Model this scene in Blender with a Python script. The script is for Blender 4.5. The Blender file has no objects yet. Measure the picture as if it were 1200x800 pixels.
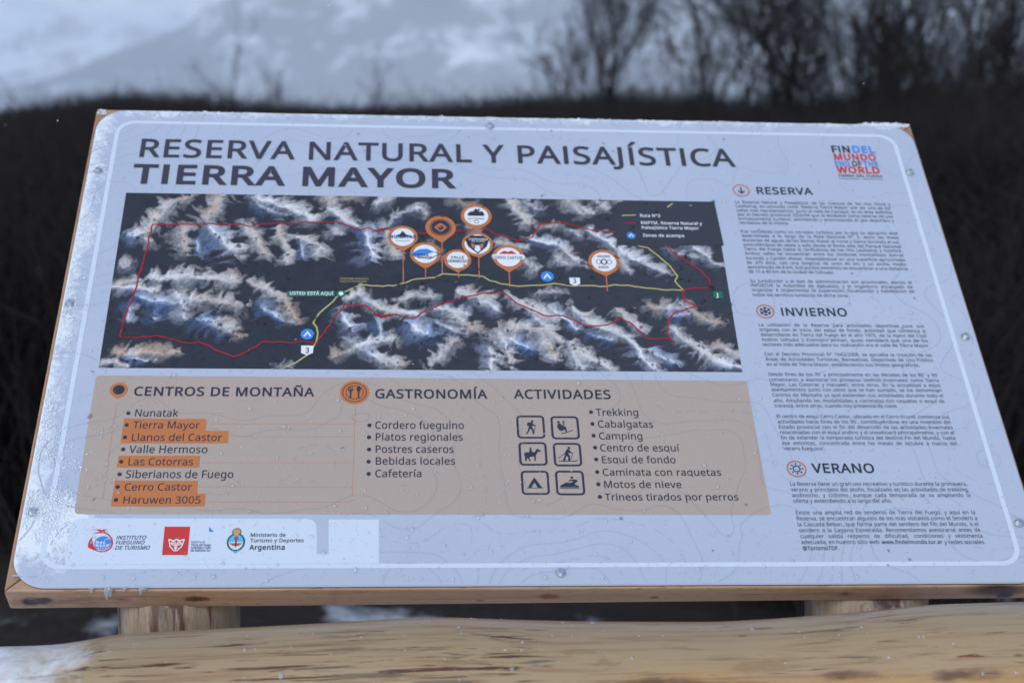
import bpy, bmesh, math, random
import numpy as np
from mathutils import Vector, Matrix
from mathutils.geometry import tessellate_polygon

# ------------------------------------------------------------------ camera, sky, sun, exposure
SC = bpy.context.scene
COL = SC.collection
cam = bpy.data.cameras.new('camera')
cam_o = bpy.data.objects.new('camera', cam)
COL.objects.link(cam_o)
SC.camera = cam_o
cam_o.location = (0, 0, 1.5)
cam_o.rotation_euler = (math.radians(90 - 8.904), 0, 0)
cam.sensor_width = 36
cam.lens = 54
cam.clip_start = 0.05
cam.clip_end = 30000
cam.dof.use_dof = True
cam.dof.focus_distance = 1.84
cam.dof.aperture_fstop = 4.3

SUN_EL, SUN_AZ = math.radians(38), math.radians(205)       # azimuth from +Y, clockwise: behind the viewer
world = bpy.data.worlds.new('World')
SC.world = world
world.use_nodes = True
wn = world.node_tree
bg = wn.nodes['Background']
sky = wn.nodes.new('ShaderNodeTexSky')
sky.sky_type = 'NISHITA'
sky.sun_disc = False
sky.sun_elevation = SUN_EL
sky.sun_rotation = SUN_AZ
sky.altitude = 300
sky.air_density = 1.25
sky.dust_density = 1.0
sky.ozone_density = 3.0
wn.links.new(sky.outputs['Color'], bg.inputs['Color'])
bg.inputs['Strength'].default_value = 0.1
sun = bpy.data.lights.new('sun', 'SUN')
sun.energy = 0.5
sun.angle = math.radians(40)
sun.color = (1.0, 0.95, 0.88)
sun_o = bpy.data.objects.new('sun', sun)
COL.objects.link(sun_o)
sd = Vector((math.sin(SUN_AZ) * math.cos(SUN_EL), math.cos(SUN_AZ) * math.cos(SUN_EL), math.sin(SUN_EL)))
sun_o.rotation_euler = sd.to_track_quat('Z', 'Y').to_euler()
SC.view_settings.view_transform = 'Standard'
SC.view_settings.look = 'None'
SC.view_settings.exposure = 0.94
SC.view_settings.gamma = 1
SC.view_settings.use_curve_mapping = False
SC.render.engine = 'CYCLES'
SC.cycles.use_denoising = True
SC.cycles.max_bounces = 6
SC.cycles.volume_bounces = 2
SC.cycles.transparent_max_bounces = 12
SC.cycles.caustics_reflective = False
SC.cycles.caustics_refractive = False

random.seed(4)
rng = np.random.default_rng(7)

# ------------------------------------------------------------------ helpers
def srgb(r, g, b):
    f = lambda c: (c / 255) / 12.92 if c / 255 <= .04045 else ((c / 255 + .055) / 1.055) ** 2.4
    return (f(r), f(g), f(b), 1.0)

def mat(name, col=(.5, .5, .5, 1), rough=.5, spec=.5, coat=0.0):
    m = bpy.data.materials.new(name)
    m.use_nodes = True
    b = m.node_tree.nodes['Principled BSDF']
    b.inputs['Base Color'].default_value = col if len(col) == 4 else (*col, 1)
    b.inputs['Roughness'].default_value = rough
    b.inputs['Specular IOR Level'].default_value = spec
    b.inputs['Coat Weight'].default_value = coat
    b.inputs['Coat Roughness'].default_value = .12
    return m

class NT:
    """small wrapper to write node graphs"""
    def __init__(s, m):
        s.t = m.node_tree; s.b = s.t.nodes.get('Principled BSDF')
    def n(s, typ, **kw):
        nd = s.t.nodes.new(typ)
        for k, v in kw.items():
            if k in nd.inputs: 
                s.put(nd.inputs[k], v)
            else: setattr(nd, k, v)
        return nd
    def put(s, sock, v):
        if isinstance(v, bpy.types.NodeSocket): s.t.links.new(v, sock)
        else: sock.default_value = v
    def coord(s, scale=(1, 1, 1), loc=(0, 0, 0), rot=(0, 0, 0)):
        c = s.t.nodes.new('ShaderNodeTexCoord'); mp = s.t.nodes.new('ShaderNodeMapping')
        s.t.links.new(c.outputs['Object'], mp.inputs[0])
        mp.inputs['Scale'].default_value = scale; mp.inputs['Location'].default_value = loc; mp.inputs['Rotation'].default_value = rot
        return mp.outputs[0]
    def noise(s, vec, scale=5, detail=4, rough=.55, dist=0):
        nd = s.n('ShaderNodeTexNoise', Vector=vec, Scale=scale, Detail=detail, Roughness=rough, Distortion=dist)
        return nd.outputs['Fac']
    def ramp(s, fac, stops):
        nd = s.t.nodes.new('ShaderNodeValToRGB'); s.put(nd.inputs[0], fac)
        e = nd.color_ramp.elements
        while len(e) < len(stops): e.new(.5)
        for el, (p, c) in zip(e, stops):
            el.position = p; el.color = (c, c, c, 1) if isinstance(c, (int, float)) else (c if len(c) == 4 else (*c, 1))
        return nd.outputs[0]
    def mix(s, fac, a, b, mode='MIX'):
        nd = s.t.nodes.new('ShaderNodeMix'); nd.data_type = 'RGBA'; nd.blend_type = mode
        s.put(nd.inputs[0], fac); s.put(nd.inputs[6], a); s.put(nd.inputs[7], b)
        return nd.outputs[2]
    def math(s, op, a, b=0.0, clamp=False):
        nd = s.t.nodes.new('ShaderNodeMath'); nd.operation = op; nd.use_clamp = clamp
        s.put(nd.inputs[0], a); s.put(nd.inputs[1], b)
        return nd.outputs[0]
    def sep(s, vec):
        nd = s.t.nodes.new('ShaderNodeSeparateXYZ'); s.put(nd.inputs[0], vec); return nd.outputs
    def bump(s, h, strength=.3, dist=.01):
        nd = s.n('ShaderNodeBump', Height=h, Strength=strength, Distance=dist)
        s.put(s.b.inputs['Normal'], nd.outputs[0]); return nd

def link(name, me, m, parent=None):
    o = bpy.data.objects.new(name, me)
    COL.objects.link(o)
    if m is not None: me.materials.append(m)
    if parent is not None: o.parent = parent
    return o

def mesh(name, verts, faces, m, parent=None, smooth=False):
    me = bpy.data.meshes.new(name)
    me.from_pydata([tuple(v) for v in verts], [], faces)
    me.update()
    if smooth: me.polygons.foreach_set('use_smooth', [True] * len(me.polygons))
    return link(name, me, m, parent)

def tag(o, label=None, cat=None, group=None, kind=None):
    if label: o['label'] = label
    if cat: o['category'] = cat
    if group: o['group'] = group
    if kind: o['kind'] = kind
    return o

def fbm(x, y, oct=5, seed=0, rough=.5):
    """value noise, numpy"""
    r = np.random.default_rng(seed); tot = np.zeros_like(x, dtype=float); amp = 1; s = 0
    for o in range(oct):
        T = r.random((64, 64)); f = 2 ** o
        X = x * f + o * 17.3; Y = y * f + o * 9.1
        xi = np.floor(X).astype(int); yi = np.floor(Y).astype(int); fx = X - xi; fy = Y - yi
        fx = fx * fx * fx * (fx * (fx * 6 - 15) + 10); fy = fy * fy * fy * (fy * (fy * 6 - 15) + 10)
        g = lambda a, b: T[a % 64, b % 64]
        v = (g(xi, yi) * (1 - fx) + g(xi + 1, yi) * fx) * (1 - fy) + (g(xi, yi + 1) * (1 - fx) + g(xi + 1, yi + 1) * fx) * fy
        tot += v * amp; s += amp; amp *= rough
    return tot / s

TEXTS = [
 ('RESERVA NATURAL Y PAISAJÍSTICA', 62.4, 920.5, 99.0, 37.86, 32, 'title', 0, 0),
 ('TIERRA MAYOR', 61.5, 512.9, 152.8, 39.46, 52, 'title', 0, 0),
 ('RESERVA', 941.8, 1025.2, 154.6, 14.45, 34, 'ink', 0, 0),
 ('La Reserva Natural y Paisajística, de las cuencas de los ríos Olivia y', 908.2, 1134.8, 173.9, 5.6, 0, 'ink', 0, 1),
 ("Lasifashaj, es conocida como 'Reserva Tierra Mayor' por ser uno de los", 908.2, 1133.4, 182.0, 5.6, 0, 'ink', 0, 1),
 ('valles más representativos, junto al valle de Carbajal, es un área definida', 908.3, 1133.8, 190.5, 5.6, 0, 'ink', 0, 1),
 ('por el Decreto provincial 2256/94 que la establece como reserva de uso', 908.7, 1133.4, 198.6, 5.6, 0, 'ink', 0, 1),
 ('exclusivamente turístico, admitiendo y promoviendo el uso deportivo y', 908.4, 1133.2, 207.0, 5.6, 0, 'ink', 0, 1),
 ('recreativo de la misma.', 908.5, 980.4, 215.0, 5.6, 0, 'ink', 0, 0),
 ('Fue concebida como un corredor turístico por lo que su ubicación está', 908.4, 1133.4, 232.1, 5.6, 0, 'ink', 0, 1),
 ('determinada a lo largo de la Ruta Nacional N° 3, entre las líneas', 908.5, 1133.2, 240.3, 5.6, 0, 'ink', 0, 1),
 ('divisorias de aguas de las Sierras Alvear al norte y Sierra Sorondo al sur,', 908.4, 1133.5, 249.0, 5.6, 0, 'ink', 0, 1),
 ('extendiéndose de oeste a este desde el límite este del Parque Nacional', 908.4, 1133.2, 257.6, 5.6, 0, 'ink', 0, 1),
 ('Tierra del Fuego hasta la confluencia de los ríos Lasifashaj y Hambre.', 908.4, 1133.0, 265.7, 5.6, 0, 'ink', 0, 1),
 ('Ambos valles se encuentran entre los cordones montañosos Sierras', 908.4, 1133.0, 274.2, 5.6, 0, 'ink', 0, 1),
 ('Sorondo y Cordón Alvear, extendiéndose en una superficie aproximada', 908.3, 1132.9, 283.1, 5.6, 0, 'ink', 0, 1),
 ('de 370 km2, con una longitud de unos 40 km y un ancho medio', 908.2, 1132.9, 291.5, 5.6, 0, 'ink', 0, 1),
 ('aproximado de 8 km. Sus puntos extremos se encuentran a una distancia', 908.2, 1133.2, 299.9, 5.6, 0, 'ink', 0, 1),
 ('de 15 a 40 km de la ciudad de Ushuaia.', 908.4, 1028.1, 308.2, 5.6, 0, 'ink', 0, 0),
 ('Su jurisdicción y el tipo de administración son provinciales, siendo el', 908.0, 1133.0, 325.5, 5.6, 0, 'ink', 0, 1),
 ('INFUETUR la Autoridad de Aplicación y el organismo encargado de', 907.9, 1132.7, 333.7, 5.6, 0, 'ink', 0, 1),
 ('organizar e implementar la supervisión, fiscalización y habilitación de', 908.2, 1133.3, 341.9, 5.6, 0, 'ink', 0, 1),
 ('todos los servicios turísticos de dicha zona.', 907.7, 1040.3, 350.8, 5.6, 0, 'ink', 0, 0),
 ('La utilización de la Reserva para actividades deportivas tuvo sus', 907.8, 1132.5, 404.2, 5.6, 0, 'ink', 0, 1),
 ('orígenes con el inicio del esquí de fondo, actividad que comienza a', 907.7, 1132.3, 412.8, 5.6, 0, 'ink', 0, 1),
 ('desarrollarse en Tierra del Fuego en el año 1975, de la mano del Club', 907.8, 1132.4, 421.3, 5.6, 0, 'ink', 0, 1),
 ('Andino Ushuaia y Francisco Jerman, quien consideró que uno de los', 908.0, 1132.3, 429.8, 5.6, 0, 'ink', 0, 1),
 ('sectores más adecuados para su realización era el valle de Tierra Mayor.', 908.1, 1133.0, 438.2, 5.6, 0, 'ink', 0, 1),
 ('Con el Decreto Provincial N° 1642/2008, se aprueba la creación de las', 907.9, 1132.2, 454.5, 5.6, 0, 'ink', 0, 1),
 ('Áreas de Actividades Turísticas, Recreativas, Deportivas de Uso Público', 907.9, 1131.9, 463.1, 5.6, 0, 'ink', 0, 1),
 ('en el Valle de Tierra Mayor, estableciendo sus límites geográficos.', 908.0, 1112.0, 471.7, 5.6, 0, 'ink', 0, 0),
 ('Desde fines de los 70´ y principalmente en las décadas de los 80´ y 90´', 908.0, 1133.0, 488.4, 5.6, 0, 'ink', 0, 1),
 ("comenzaron a asentarse los primeros 'centros invernales' como Tierra", 907.7, 1131.8, 497.2, 5.6, 0, 'ink', 0, 1),
 ('Mayor, Las Cotorras y Haruwen, entre otros. En la actualidad a estos', 907.8, 1132.2, 505.3, 5.6, 0, 'ink', 0, 1),
 ('asentamientos junto con otros que se han sumado, se los denominan', 907.9, 1132.0, 513.6, 5.6, 0, 'ink', 0, 1),
 ('Centros de Montaña ya que extienden sus actividades durante todo el', 907.9, 1132.0, 522.3, 5.6, 0, 'ink', 0, 1),
 ('año. Ampliando las modalidades a caminatas con raquetas o esquí de', 908.2, 1131.6, 531.3, 5.6, 0, 'ink', 0, 1),
 ('travesía, entre otras, cuando hay presencia de nieve.', 908.0, 1068.8, 539.5, 5.6, 0, 'ink', 0, 0),
 ('El centro de esquí Cerro Castor, ubicado en el Cerro Krund, comienza sus', 907.8, 1131.8, 556.5, 5.6, 0, 'ink', 0, 1),
 ('actividades hacia fines de los 90´, constituyéndose en una inversión del', 907.8, 1131.5, 564.9, 5.6, 0, 'ink', 0, 1),
 ('Estado provincial con el fin del desarrollo de las actividades invernales', 907.8, 1132.3, 573.3, 5.6, 0, 'ink', 0, 1),
 ('relacionadas con el esquí andino y el snowboard principalmente, y con el', 908.1, 1132.3, 581.6, 5.6, 0, 'ink', 0, 1),
 ('fin de extender la temporada turística del destino Fin del Mundo, hasta', 908.1, 1132.0, 589.9, 5.6, 0, 'ink', 0, 1),
 ('ese entonces, concentrada entre los meses de octubre a marzo del', 908.1, 1131.9, 598.4, 5.6, 0, 'ink', 0, 1),
 ("'verano fueguino'.", 907.9, 961.8, 606.6, 5.6, 0, 'ink', 0, 0),
 ('La Reserva tiene un gran uso recreativo y turístico durante la primavera,', 907.8, 1130.0, 659.9, 5.6, 0, 'ink', 0, 1),
 ('verano y principios del otoño, focalizado en las actividades de trekking,', 907.8, 1130.2, 668.3, 5.6, 0, 'ink', 0, 1),
 ('andinismo, y ciclismo, aunque cada temporada se va ampliando la', 907.9, 1130.2, 676.6, 5.6, 0, 'ink', 0, 1),
 ('oferta y extendiendo a lo largo del año.', 907.9, 1030.4, 684.9, 5.6, 0, 'ink', 0, 0),
 ('Existe una amplia red de senderos de Tierra del Fuego, y aquí en la', 907.9, 1130.0, 701.6, 5.6, 0, 'ink', 0, 1),
 ('Reserva, se encuentran algunos de los más visitados como el Sendero a', 907.6, 1130.5, 710.1, 5.6, 0, 'ink', 0, 1),
 ('la Cascada Beban, que forma parte del sendero del Fin del Mundo, o el', 907.5, 1130.1, 718.5, 5.6, 0, 'ink', 0, 1),
 ('sendero a la Laguna Esmeralda. Recomendamos asesorarse antes de', 907.8, 1130.0, 726.9, 5.6, 0, 'ink', 0, 1),
 ('cualquier salida respecto de dificultad, condiciones y vestimenta', 908.0, 1130.7, 735.2, 5.6, 0, 'ink', 0, 1),
 ('adecuada, en nuestro sitio web', 907.7, 1002.6, 743.4, 5.6, 0, 'ink', 0, 0),
 ('www.findelmundo.tur.ar', 1005.0, 1079.3, 743.8, 5.6, 24, 'ink', 0, 0),
 ('y redes sociales', 1081.4, 1130.5, 744.0, 5.6, 6, 'ink', 0, 0),
 ('@TurismoTDF.', 908.2, 952.5, 752.0, 5.6, 24, 'ink', 0, 0),
 ('INVIERNO', 940.7, 1032.8, 385.5, 14.44, 34, 'ink', 0, 0),
 ('VERANO', 939.6, 1018.6, 641.0, 14.38, 34, 'ink', 0, 0),
 ('CENTROS DE MONTAÑA', 106.1, 327.9, 525.8, 14.31, 36, 'ink', 0, 0),
 ('Nunatak', 111.0, 164.1, 557.9, 11.19, 10, 'ink', 0, 0),
 ('Tierra Mayor', 111.4, 191.6, 575.9, 10.71, 10, 'ink', 0, 0),
 ('Llanos del Castor', 111.1, 219.8, 594.7, 10.91, 10, 'ink', 0, 0),
 ('Valle Hermoso', 111.2, 204.4, 612.6, 11.11, 10, 'ink', 0, 0),
 ('Las Cotorras', 111.1, 188.8, 630.6, 10.64, 10, 'ink', 0, 0),
 ('Siberianos de Fuego', 110.8, 237.8, 649.0, 11.16, 10, 'ink', 0, 0),
 ('Cerro Castor', 111.3, 190.3, 666.9, 10.37, 10, 'ink', 0, 0),
 ('Haruwen 3005', 111.6, 202.4, 685.2, 10.24, 10, 'ink', 0, 0),
 ('GASTRONOMÍA', 402.4, 543.7, 528.1, 14.69, 36, 'ink', 0, 0),
 ('ACTIVIDADES', 577.1, 700.7, 527.7, 14.8, 34, 'ink', 0, 0),
 ('Cordero fueguino', 403.4, 513.7, 575.3, 11.37, 12, 'ink', 0, 0),
 ('Platos regionales', 403.7, 511.9, 593.3, 11.23, 12, 'ink', 0, 0),
 ('Postres caseros', 403.9, 500.2, 611.6, 11.09, 12, 'ink', 0, 0),
 ('Bebidas locales', 404.1, 501.6, 629.2, 10.96, 12, 'ink', 0, 0),
 ('Cafetería', 404.3, 461.3, 647.6, 10.82, 12, 'ink', 0, 0),
 ('Trekking', 678.8, 733.4, 554.1, 11.09, 12, 'ink', 0, 0),
 ('Cabalgatas', 679.2, 749.7, 572.5, 10.95, 12, 'ink', 0, 0),
 ('Camping', 679.1, 734.8, 590.8, 10.81, 12, 'ink', 0, 0),
 ('Centro de esquí', 678.9, 778.1, 608.8, 10.68, 12, 'ink', 0, 0),
 ('Esquí de fondo', 679.3, 771.9, 626.6, 10.55, 12, 'ink', 0, 0),
 ('Caminata con raquetas', 679.1, 825.8, 645.3, 10.41, 12, 'ink', 0, 0),
 ('Motos de nieve', 678.9, 774.9, 663.2, 10.28, 12, 'ink', 0, 0),
 ('Trineos tirados por perros', 679.2, 842.1, 681.4, 10.15, 12, 'ink', 0, 0),
 ('FIN', 1068.1, 1098.6, 65.0, 15.29, 60, 'ink', 0, 0),
 ('DEL', 1099.3, 1135.0, 64.7, 15.31, 60, 'blue', 0, 0),
 ('MUNDO', 1068.7, 1134.0, 81.0, 14.23, 60, 'red', 0, 0),
 ('END', 1068.3, 1091.5, 93.7, 10.92, 50, 'blue', 0, 0),
 ('OF', 1093.8, 1109.1, 93.5, 10.94, 50, 'ink', 0, 0),
 ('THE', 1111.3, 1134.6, 93.6, 10.94, 50, 'blue', 0, 0),
 ('WORLD', 1069.0, 1134.1, 108.5, 14.46, 60, 'red', 0, 0),
 ('TIERRA DEL FUEGO', 1069.2, 1135.1, 116.1, 4.93, 30, 'ink', 0, 0),
 ('PATAGONIA · ARGENTINA', 1068.9, 1134.1, 121.0, 2.23, 10, 'ink', 0, 0),
 ('INSTITUTO', 110.3, 144.4, 734.5, 5.09, 20, 'navy', 1, 0),
 ('FUEGUINO', 110.3, 143.0, 741.1, 5.06, 20, 'navy', 1, 0),
 ('DE TURISMO', 110.4, 149.7, 748.3, 5.34, 20, 'navy', 1, 0),
 ('Gobierno de', 195.9, 211.8, 739.7, 3.08, 0, 'navy', 0, 0),
 ('Tierra del Fuego', 196.0, 218.6, 743.7, 3.07, 30, 'navy', 0, 0),
 ('Antártida e Islas', 196.0, 218.8, 747.4, 3.06, 30, 'navy', 0, 0),
 ('del Atlántico Sur', 196.0, 218.8, 751.0, 3.05, 30, 'navy', 0, 0),
 ('Ministerio de', 262.3, 303.1, 731.5, 5.13, 22, 'ink', 0, 0),
 ('Turismo y Deportes', 262.8, 324.1, 738.9, 5.1, 22, 'ink', 0, 0),
 ('Argentina', 262.4, 303.3, 749.1, 6.97, 40, 'ink', 0, 0),
 ('USTED ESTÁ AQUÍ', 289.2, 346.8, 356.8, 5.87, 40, 'white', 0, 0),
 ('DESDOBLAMIENTO', 354.4, 392.8, 328.7, 2.99, 10, 'yellow', 0, 0),
 ('Laguna Esmeralda', 354.5, 390.3, 333.2, 2.99, 10, 'yellow', 0, 0),
 ('Ruta N°3', 768.9, 798.1, 204.5, 6.02, 30, 'white', 0, 0),
 ('RNPTM, Reserva Natural y', 768.8, 855.6, 218.7, 5.97, 30, 'white', 0, 0),
 ('Paisajística Tierra Mayor', 768.9, 850.1, 227.9, 5.94, 30, 'white', 0, 0),
 ('Zonas de acampe', 769.0, 827.8, 242.8, 5.88, 30, 'white', 0, 0),
 ('VALLE', 502.3, 520.7, 288.9, 5.28, 44, 'ink', 0, 0),
 ('HERMOSO', 496.2, 526.5, 295.8, 5.26, 44, 'ink', 0, 0),
 ('CERRO CASTOR', 558.9, 599.9, 288.3, 5.29, 30, 'navy', 0, 0),
 ('NUNATAK', 419.5, 456.4, 252.3, 7.0, 60, 'navy', 0, 0),
 ('TIERRA', 452.8, 472.9, 285.0, 5.28, 60, 'navy', 0, 0),
 ('MAYOR', 458.1, 477.3, 288.8, 3.69, 50, 'navy', 0, 0),
 ('LAS COTORRAS', 527.4, 550.4, 213.8, 2.76, 30, 'ink', 0, 0),
 ('SIBERIANOS', 527.7, 554.0, 253.6, 3.51, 30, 'white', 0, 0),
 ('DE FUEGO', 531.4, 549.9, 257.0, 2.69, 20, 'white', 0, 0),
 ('3', 314.2, 319.3, 455.9, 8.96, 44, 'ink', 0, 0),
 ('3', 666.0, 670.7, 331.1, 8.55, 44, 'ink', 0, 0),
 ('J', 858.1, 861.5, 353.4, 7.36, 30, 'white', 0, 0),
 ('HARUWEN', 702.2, 719.9, 283.5, 4.4, 30, 'ink', 0, 0),
 ('3005', 701.8, 716.6, 303.6, 4.35, 30, 'ink', 0, 0)]
MAP = [(57.5,170.6),(879.0,171.0),(874.8,482.3),(59.3,481.6)]
BOX = [(57.6,493.4),(878.1,497.1),(878.1,702.2),(59.4,698.8)]
SPONS = [(56.9,705.3),(337.6,707.0),(339.8,754.9),(353.0,755.0),(351.5,707.4),(410.1,707.7),(410.7,770.1),(58.9,768.4)]
FRAME = [(32.5,28.8),(1171.9,22.8),(1165.5,772.5),(28.9,769.4)]
HL = [[(99.9,561.0),(198.6,561.0),(199.3,579.3),(99.6,579.7)],[(99.9,579.4),(226.9,579.3),(227.4,597.8),(99.6,598.1)],[(99.9,616.3),(195.6,616.4),(196.2,633.5),(99.5,633.6)],[(99.9,652.6),(196.3,652.9),(197.0,670.8),(99.7,670.8)],[(99.5,670.8),(206.6,671.1),(207.2,689.1),(99.3,689.0)]]
BUL = [(103.9,552.7),(104.0,570.7),(104.0,589.3),(103.9,607.2),(103.9,625.3),(104.1,643.5),(103.9,661.7),(104.2,680.1),(397.0,570.2),(396.8,588.3),(397.1,606.7),(396.9,624.8),(397.2,642.8),(672.8,548.3),(673.2,566.8),(673.1,585.1),(673.5,603.2),(673.4,621.1),(673.2,639.8),(673.1,657.8),(673.4,676.1)]
DASH = [[(87.9,538.1),(88.8,678.0)],[(379.6,536.5),(378.2,683.1)],[(199.4,568.7),(378.9,568.2)],[(228.5,587.7),(378.8,587.9)],[(198.1,626.5),(379.1,626.2)],[(198.0,661.4),(378.8,661.7)],[(209.7,682.9),(378.2,683.3)]]
SCREW = [(14.4,129.1),(9.7,375.5),(12.2,696.9),(565.1,22.3),(1177.5,105.5),(1184.9,420.0),(1180.3,714.8),(619.3,781.4)]
PINHEAD = [(88.2,516.6),(88.2,530.9)]
CIRC = [(921.2,147.6),(920.8,377.8),(920.2,634.8),(377.9,518.8)]
ICONS = [[(578.7,554.5),(613.3,554.4),(612.7,589.3),(578.8,589.4)],[(621.6,555.5),(656.4,555.3),(655.2,590.3),(620.8,590.4)],[(579.5,595.6),(613.7,595.5),(612.9,630.0),(579.6,630.1)],[(621.8,596.6),(656.1,596.5),(655.4,631.1),(621.4,631.1)],[(580.1,638.3),(613.8,638.3),(613.0,672.9),(580.2,672.8)],[(621.9,638.2),(656.6,638.2),(655.7,673.4),(621.4,673.4)]]
PICT = {'hiker':[[(597.3,561.5),(599.2,561.5),(599.9,563.1),(599.0,564.7),(597.1,564.7),(596.4,563.1)],[(595.0,564.7),(598.4,565.1),(599.7,567.9),(602.6,569.8),(601.9,571.0),(598.5,569.5),(597.3,572.4),(599.4,575.4),(599.6,582.9),(597.7,582.9),(597.4,577.0),(595.0,574.4),(593.5,578.6),(591.1,582.9),(589.0,582.9),(591.6,578.4),(593.2,572.5),(593.8,567.5)],[(592.0,565.1),(594.7,564.7),(593.7,569.5),(591.1,570.3)],[(601.4,570.6),(601.9,570.6),(599.3,582.9),(598.8,582.9)]],'lift':[[(629.5,563.0),(631.5,562.4),(632.6,564.0),(631.9,565.8),(629.9,566.0),(628.9,564.6)],[(629.9,566.6),(632.8,566.1),(634.8,569.3),(639.8,571.7),(640.6,579.2),(638.9,579.6),(638.3,575.3),(634.2,578.4),(630.5,576.5),(628.6,571.3)],[(636.3,561.7),(637.3,561.3),(637.5,562.9),(638.4,563.3),(638.4,568.9),(636.4,569.7),(635.6,567.3)],[(632.7,582.0),(647.8,576.4),(648.0,577.4),(633.0,583.0)]],'horse':[[(592.8,603.2),(594.7,603.2),(595.1,605.2),(593.9,606.3),(592.7,605.6)],[(592.5,606.3),(594.7,606.3),(595.3,609.4),(598.1,611.0),(600.9,606.3),(602.5,605.1),(606.1,608.2),(605.7,610.0),(602.6,609.4),(599.7,615.2),(599.3,623.6),(597.7,623.6),(597.8,616.7),(592.7,617.1),(591.4,619.1),(593.3,623.6),(591.4,623.6),(589.8,619.1),(588.9,619.4),(588.0,623.7),(586.4,623.7),(586.5,616.4),(586.7,612.5),(585.9,616.4),(585.3,615.6),(586.1,611.4),(588.4,610.6),(592.1,610.6)]],'skier':[[(639.6,602.7),(641.5,601.9),(642.9,603.1),(642.6,605.1),(640.6,605.8),(639.3,604.7)],[(638.4,605.8),(641.5,606.2),(642.9,609.7),(645.6,610.9),(645.2,612.4),(641.2,610.9),(639.8,613.2),(641.8,615.9),(641.3,623.6),(639.1,623.6),(639.2,617.0),(637.4,615.9),(635.0,623.6),(631.8,623.6),(635.2,616.3),(635.9,610.5)],[(626.1,619.8),(636.1,611.3),(636.4,612.0),(626.4,620.5)],[(645.2,612.4),(645.7,612.6),(642.0,622.4),(641.5,622.2)],[(627.5,623.2),(647.6,623.2),(650.5,621.3),(650.8,622.0),(647.8,624.3),(627.4,624.2)]],'tent':[[(596.1,647.7),(605.1,663.3),(599.8,663.3),(595.8,655.1),(591.5,663.3),(586.7,663.3)],[(586.8,662.9),(606.3,662.9),(606.3,663.6),(586.7,663.6)]],'sled':[[(640.3,646.8),(642.2,646.2),(643.5,647.5),(643.0,649.4),(641.0,650.2),(639.7,648.7)],[(639.0,651.3),(642.5,650.9),(647.4,651.3),(648.5,653.9),(644.6,656.2),(645.0,658.4),(649.8,660.7),(649.1,662.5),(626.2,662.1),(626.9,659.9),(633.8,655.4),(637.2,655.4),(637.7,656.2),(641.5,655.0),(643.2,653.5),(640.8,652.8),(637.6,653.9),(637.0,653.2)],[(626.1,662.9),(650.5,663.6),(650.2,664.4),(626.7,664.0)]]}
YELLOW = [[(290.9,480.4),(291.8,477.4),(303.3,471.5),(317.1,458.5),(322.2,449.1),(327.5,436.9),(328.8,423.2),(327.0,411.8),(322.2,404.9),(329.3,388.6),(341.0,374.3),(356.3,353.7),(382.6,338.0),(425.4,338.8),(443.3,332.3),(450.6,327.4),(480.7,323.0),(491.2,316.0),(510.1,317.5),(545.7,320.4),(553.8,327.6),(568.3,333.1),(593.3,337.3),(618.6,335.2),(639.8,331.5),(664.9,335.7),(686.1,334.8),(711.4,335.6),(722.2,332.6),(749.5,335.6),(793.6,341.3),(814.8,341.6),(809.4,333.7),(804.8,325.2),(809.4,315.4),(800.8,296.4),(787.6,279.0),(774.0,263.3),(761.3,259.9)],[(743.7,201.3),(763.3,200.5)],[(810.4,183.7),(818.6,176.0)]]
RED = [[(86.9,372.0),(94.1,308.1),(99.9,231.1),(217.5,227.8),(230.9,232.8),(245.6,227.3),(349.6,222.1),(374.9,237.0),(390.7,232.0),(405.9,239.6),(419.1,230.9),(400.6,238.3),(409.1,233.4),(443.3,240.5),(477.5,242.9),(524.8,234.2),(548.7,230.8),(572.0,243.0),(595.2,253.3),(614.9,246.4),(628.6,220.2),(660.2,216.6),(694.2,229.9),(733.2,234.0)],[(86.9,372.0),(82.4,391.5),(79.5,430.3),(100.6,432.3),(125.6,428.5),(144.8,434.1),(158.9,439.8),(179.1,438.3),(200.5,451.5),(225.0,462.4),(238.1,455.7),(259.0,437.5),(315.5,437.0),(327.6,440.0),(347.1,402.3),(362.1,371.7),(390.3,374.7),(409.9,394.6),(429.2,389.7),(402.4,391.6),(412.6,394.2),(428.8,388.6),(449.2,396.0),(488.3,369.8),(525.8,355.5),(542.6,350.3),(573.8,351.0),(587.6,367.5),(623.8,389.1),(648.6,388.8),(680.4,407.5),(705.5,404.5),(724.5,391.7),(723.6,391.5),(741.1,404.8),(755.3,426.9),(769.8,427.5),(780.8,426.2),(789.5,431.3),(784.9,423.4),(785.7,405.1),(790.4,390.7),(797.3,382.4),(814.9,375.1),(829.8,369.5),(813.0,359.2),(813.1,342.3),(819.2,339.3),(850.0,336.7),(852.4,322.5),(841.2,304.1),(810.6,275.2),(800.0,258.9)],[(744.0,215.6),(763.1,215.6)]]
PINS = [('nunatak',(437.8,249.2),(458.2,248.9),(438.2,276.0),(438.6,331.9)),('llanos',(489.7,229.9),(510.7,229.5),(491.2,259.6),(490.7,315.0)),('cotorras',(539.4,206.9),(560.8,206.5),(539.7,235.2)),('tierra',(468.2,280.2),(489.0,279.9),(468.3,308.3),(468.2,322.5)),('valle',(511.6,290.6),(530.1,290.3),(512.3,314.1),(512.4,323.2)),('siber',(539.3,260.9),(560.5,260.6),(540.4,287.5),(540.0,323.5)),('cerro',(580.7,284.2),(602.1,283.9),(580.6,313.1),(580.4,338.9)),('haruwen',(710.9,291.3),(732.5,290.9),(711.8,318.1),(711.1,344.6))]
CAMP = [[(631.7,319.1),(640.6,319.0)],[(315.7,424.3),(324.3,424.2)],[(753.2,240.4),(759.4,240.3)]]
SHIELD = [[(668.4,327.7),(675.6,327.6)],[(316.4,450.9),(324.3,450.9)]]
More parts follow.
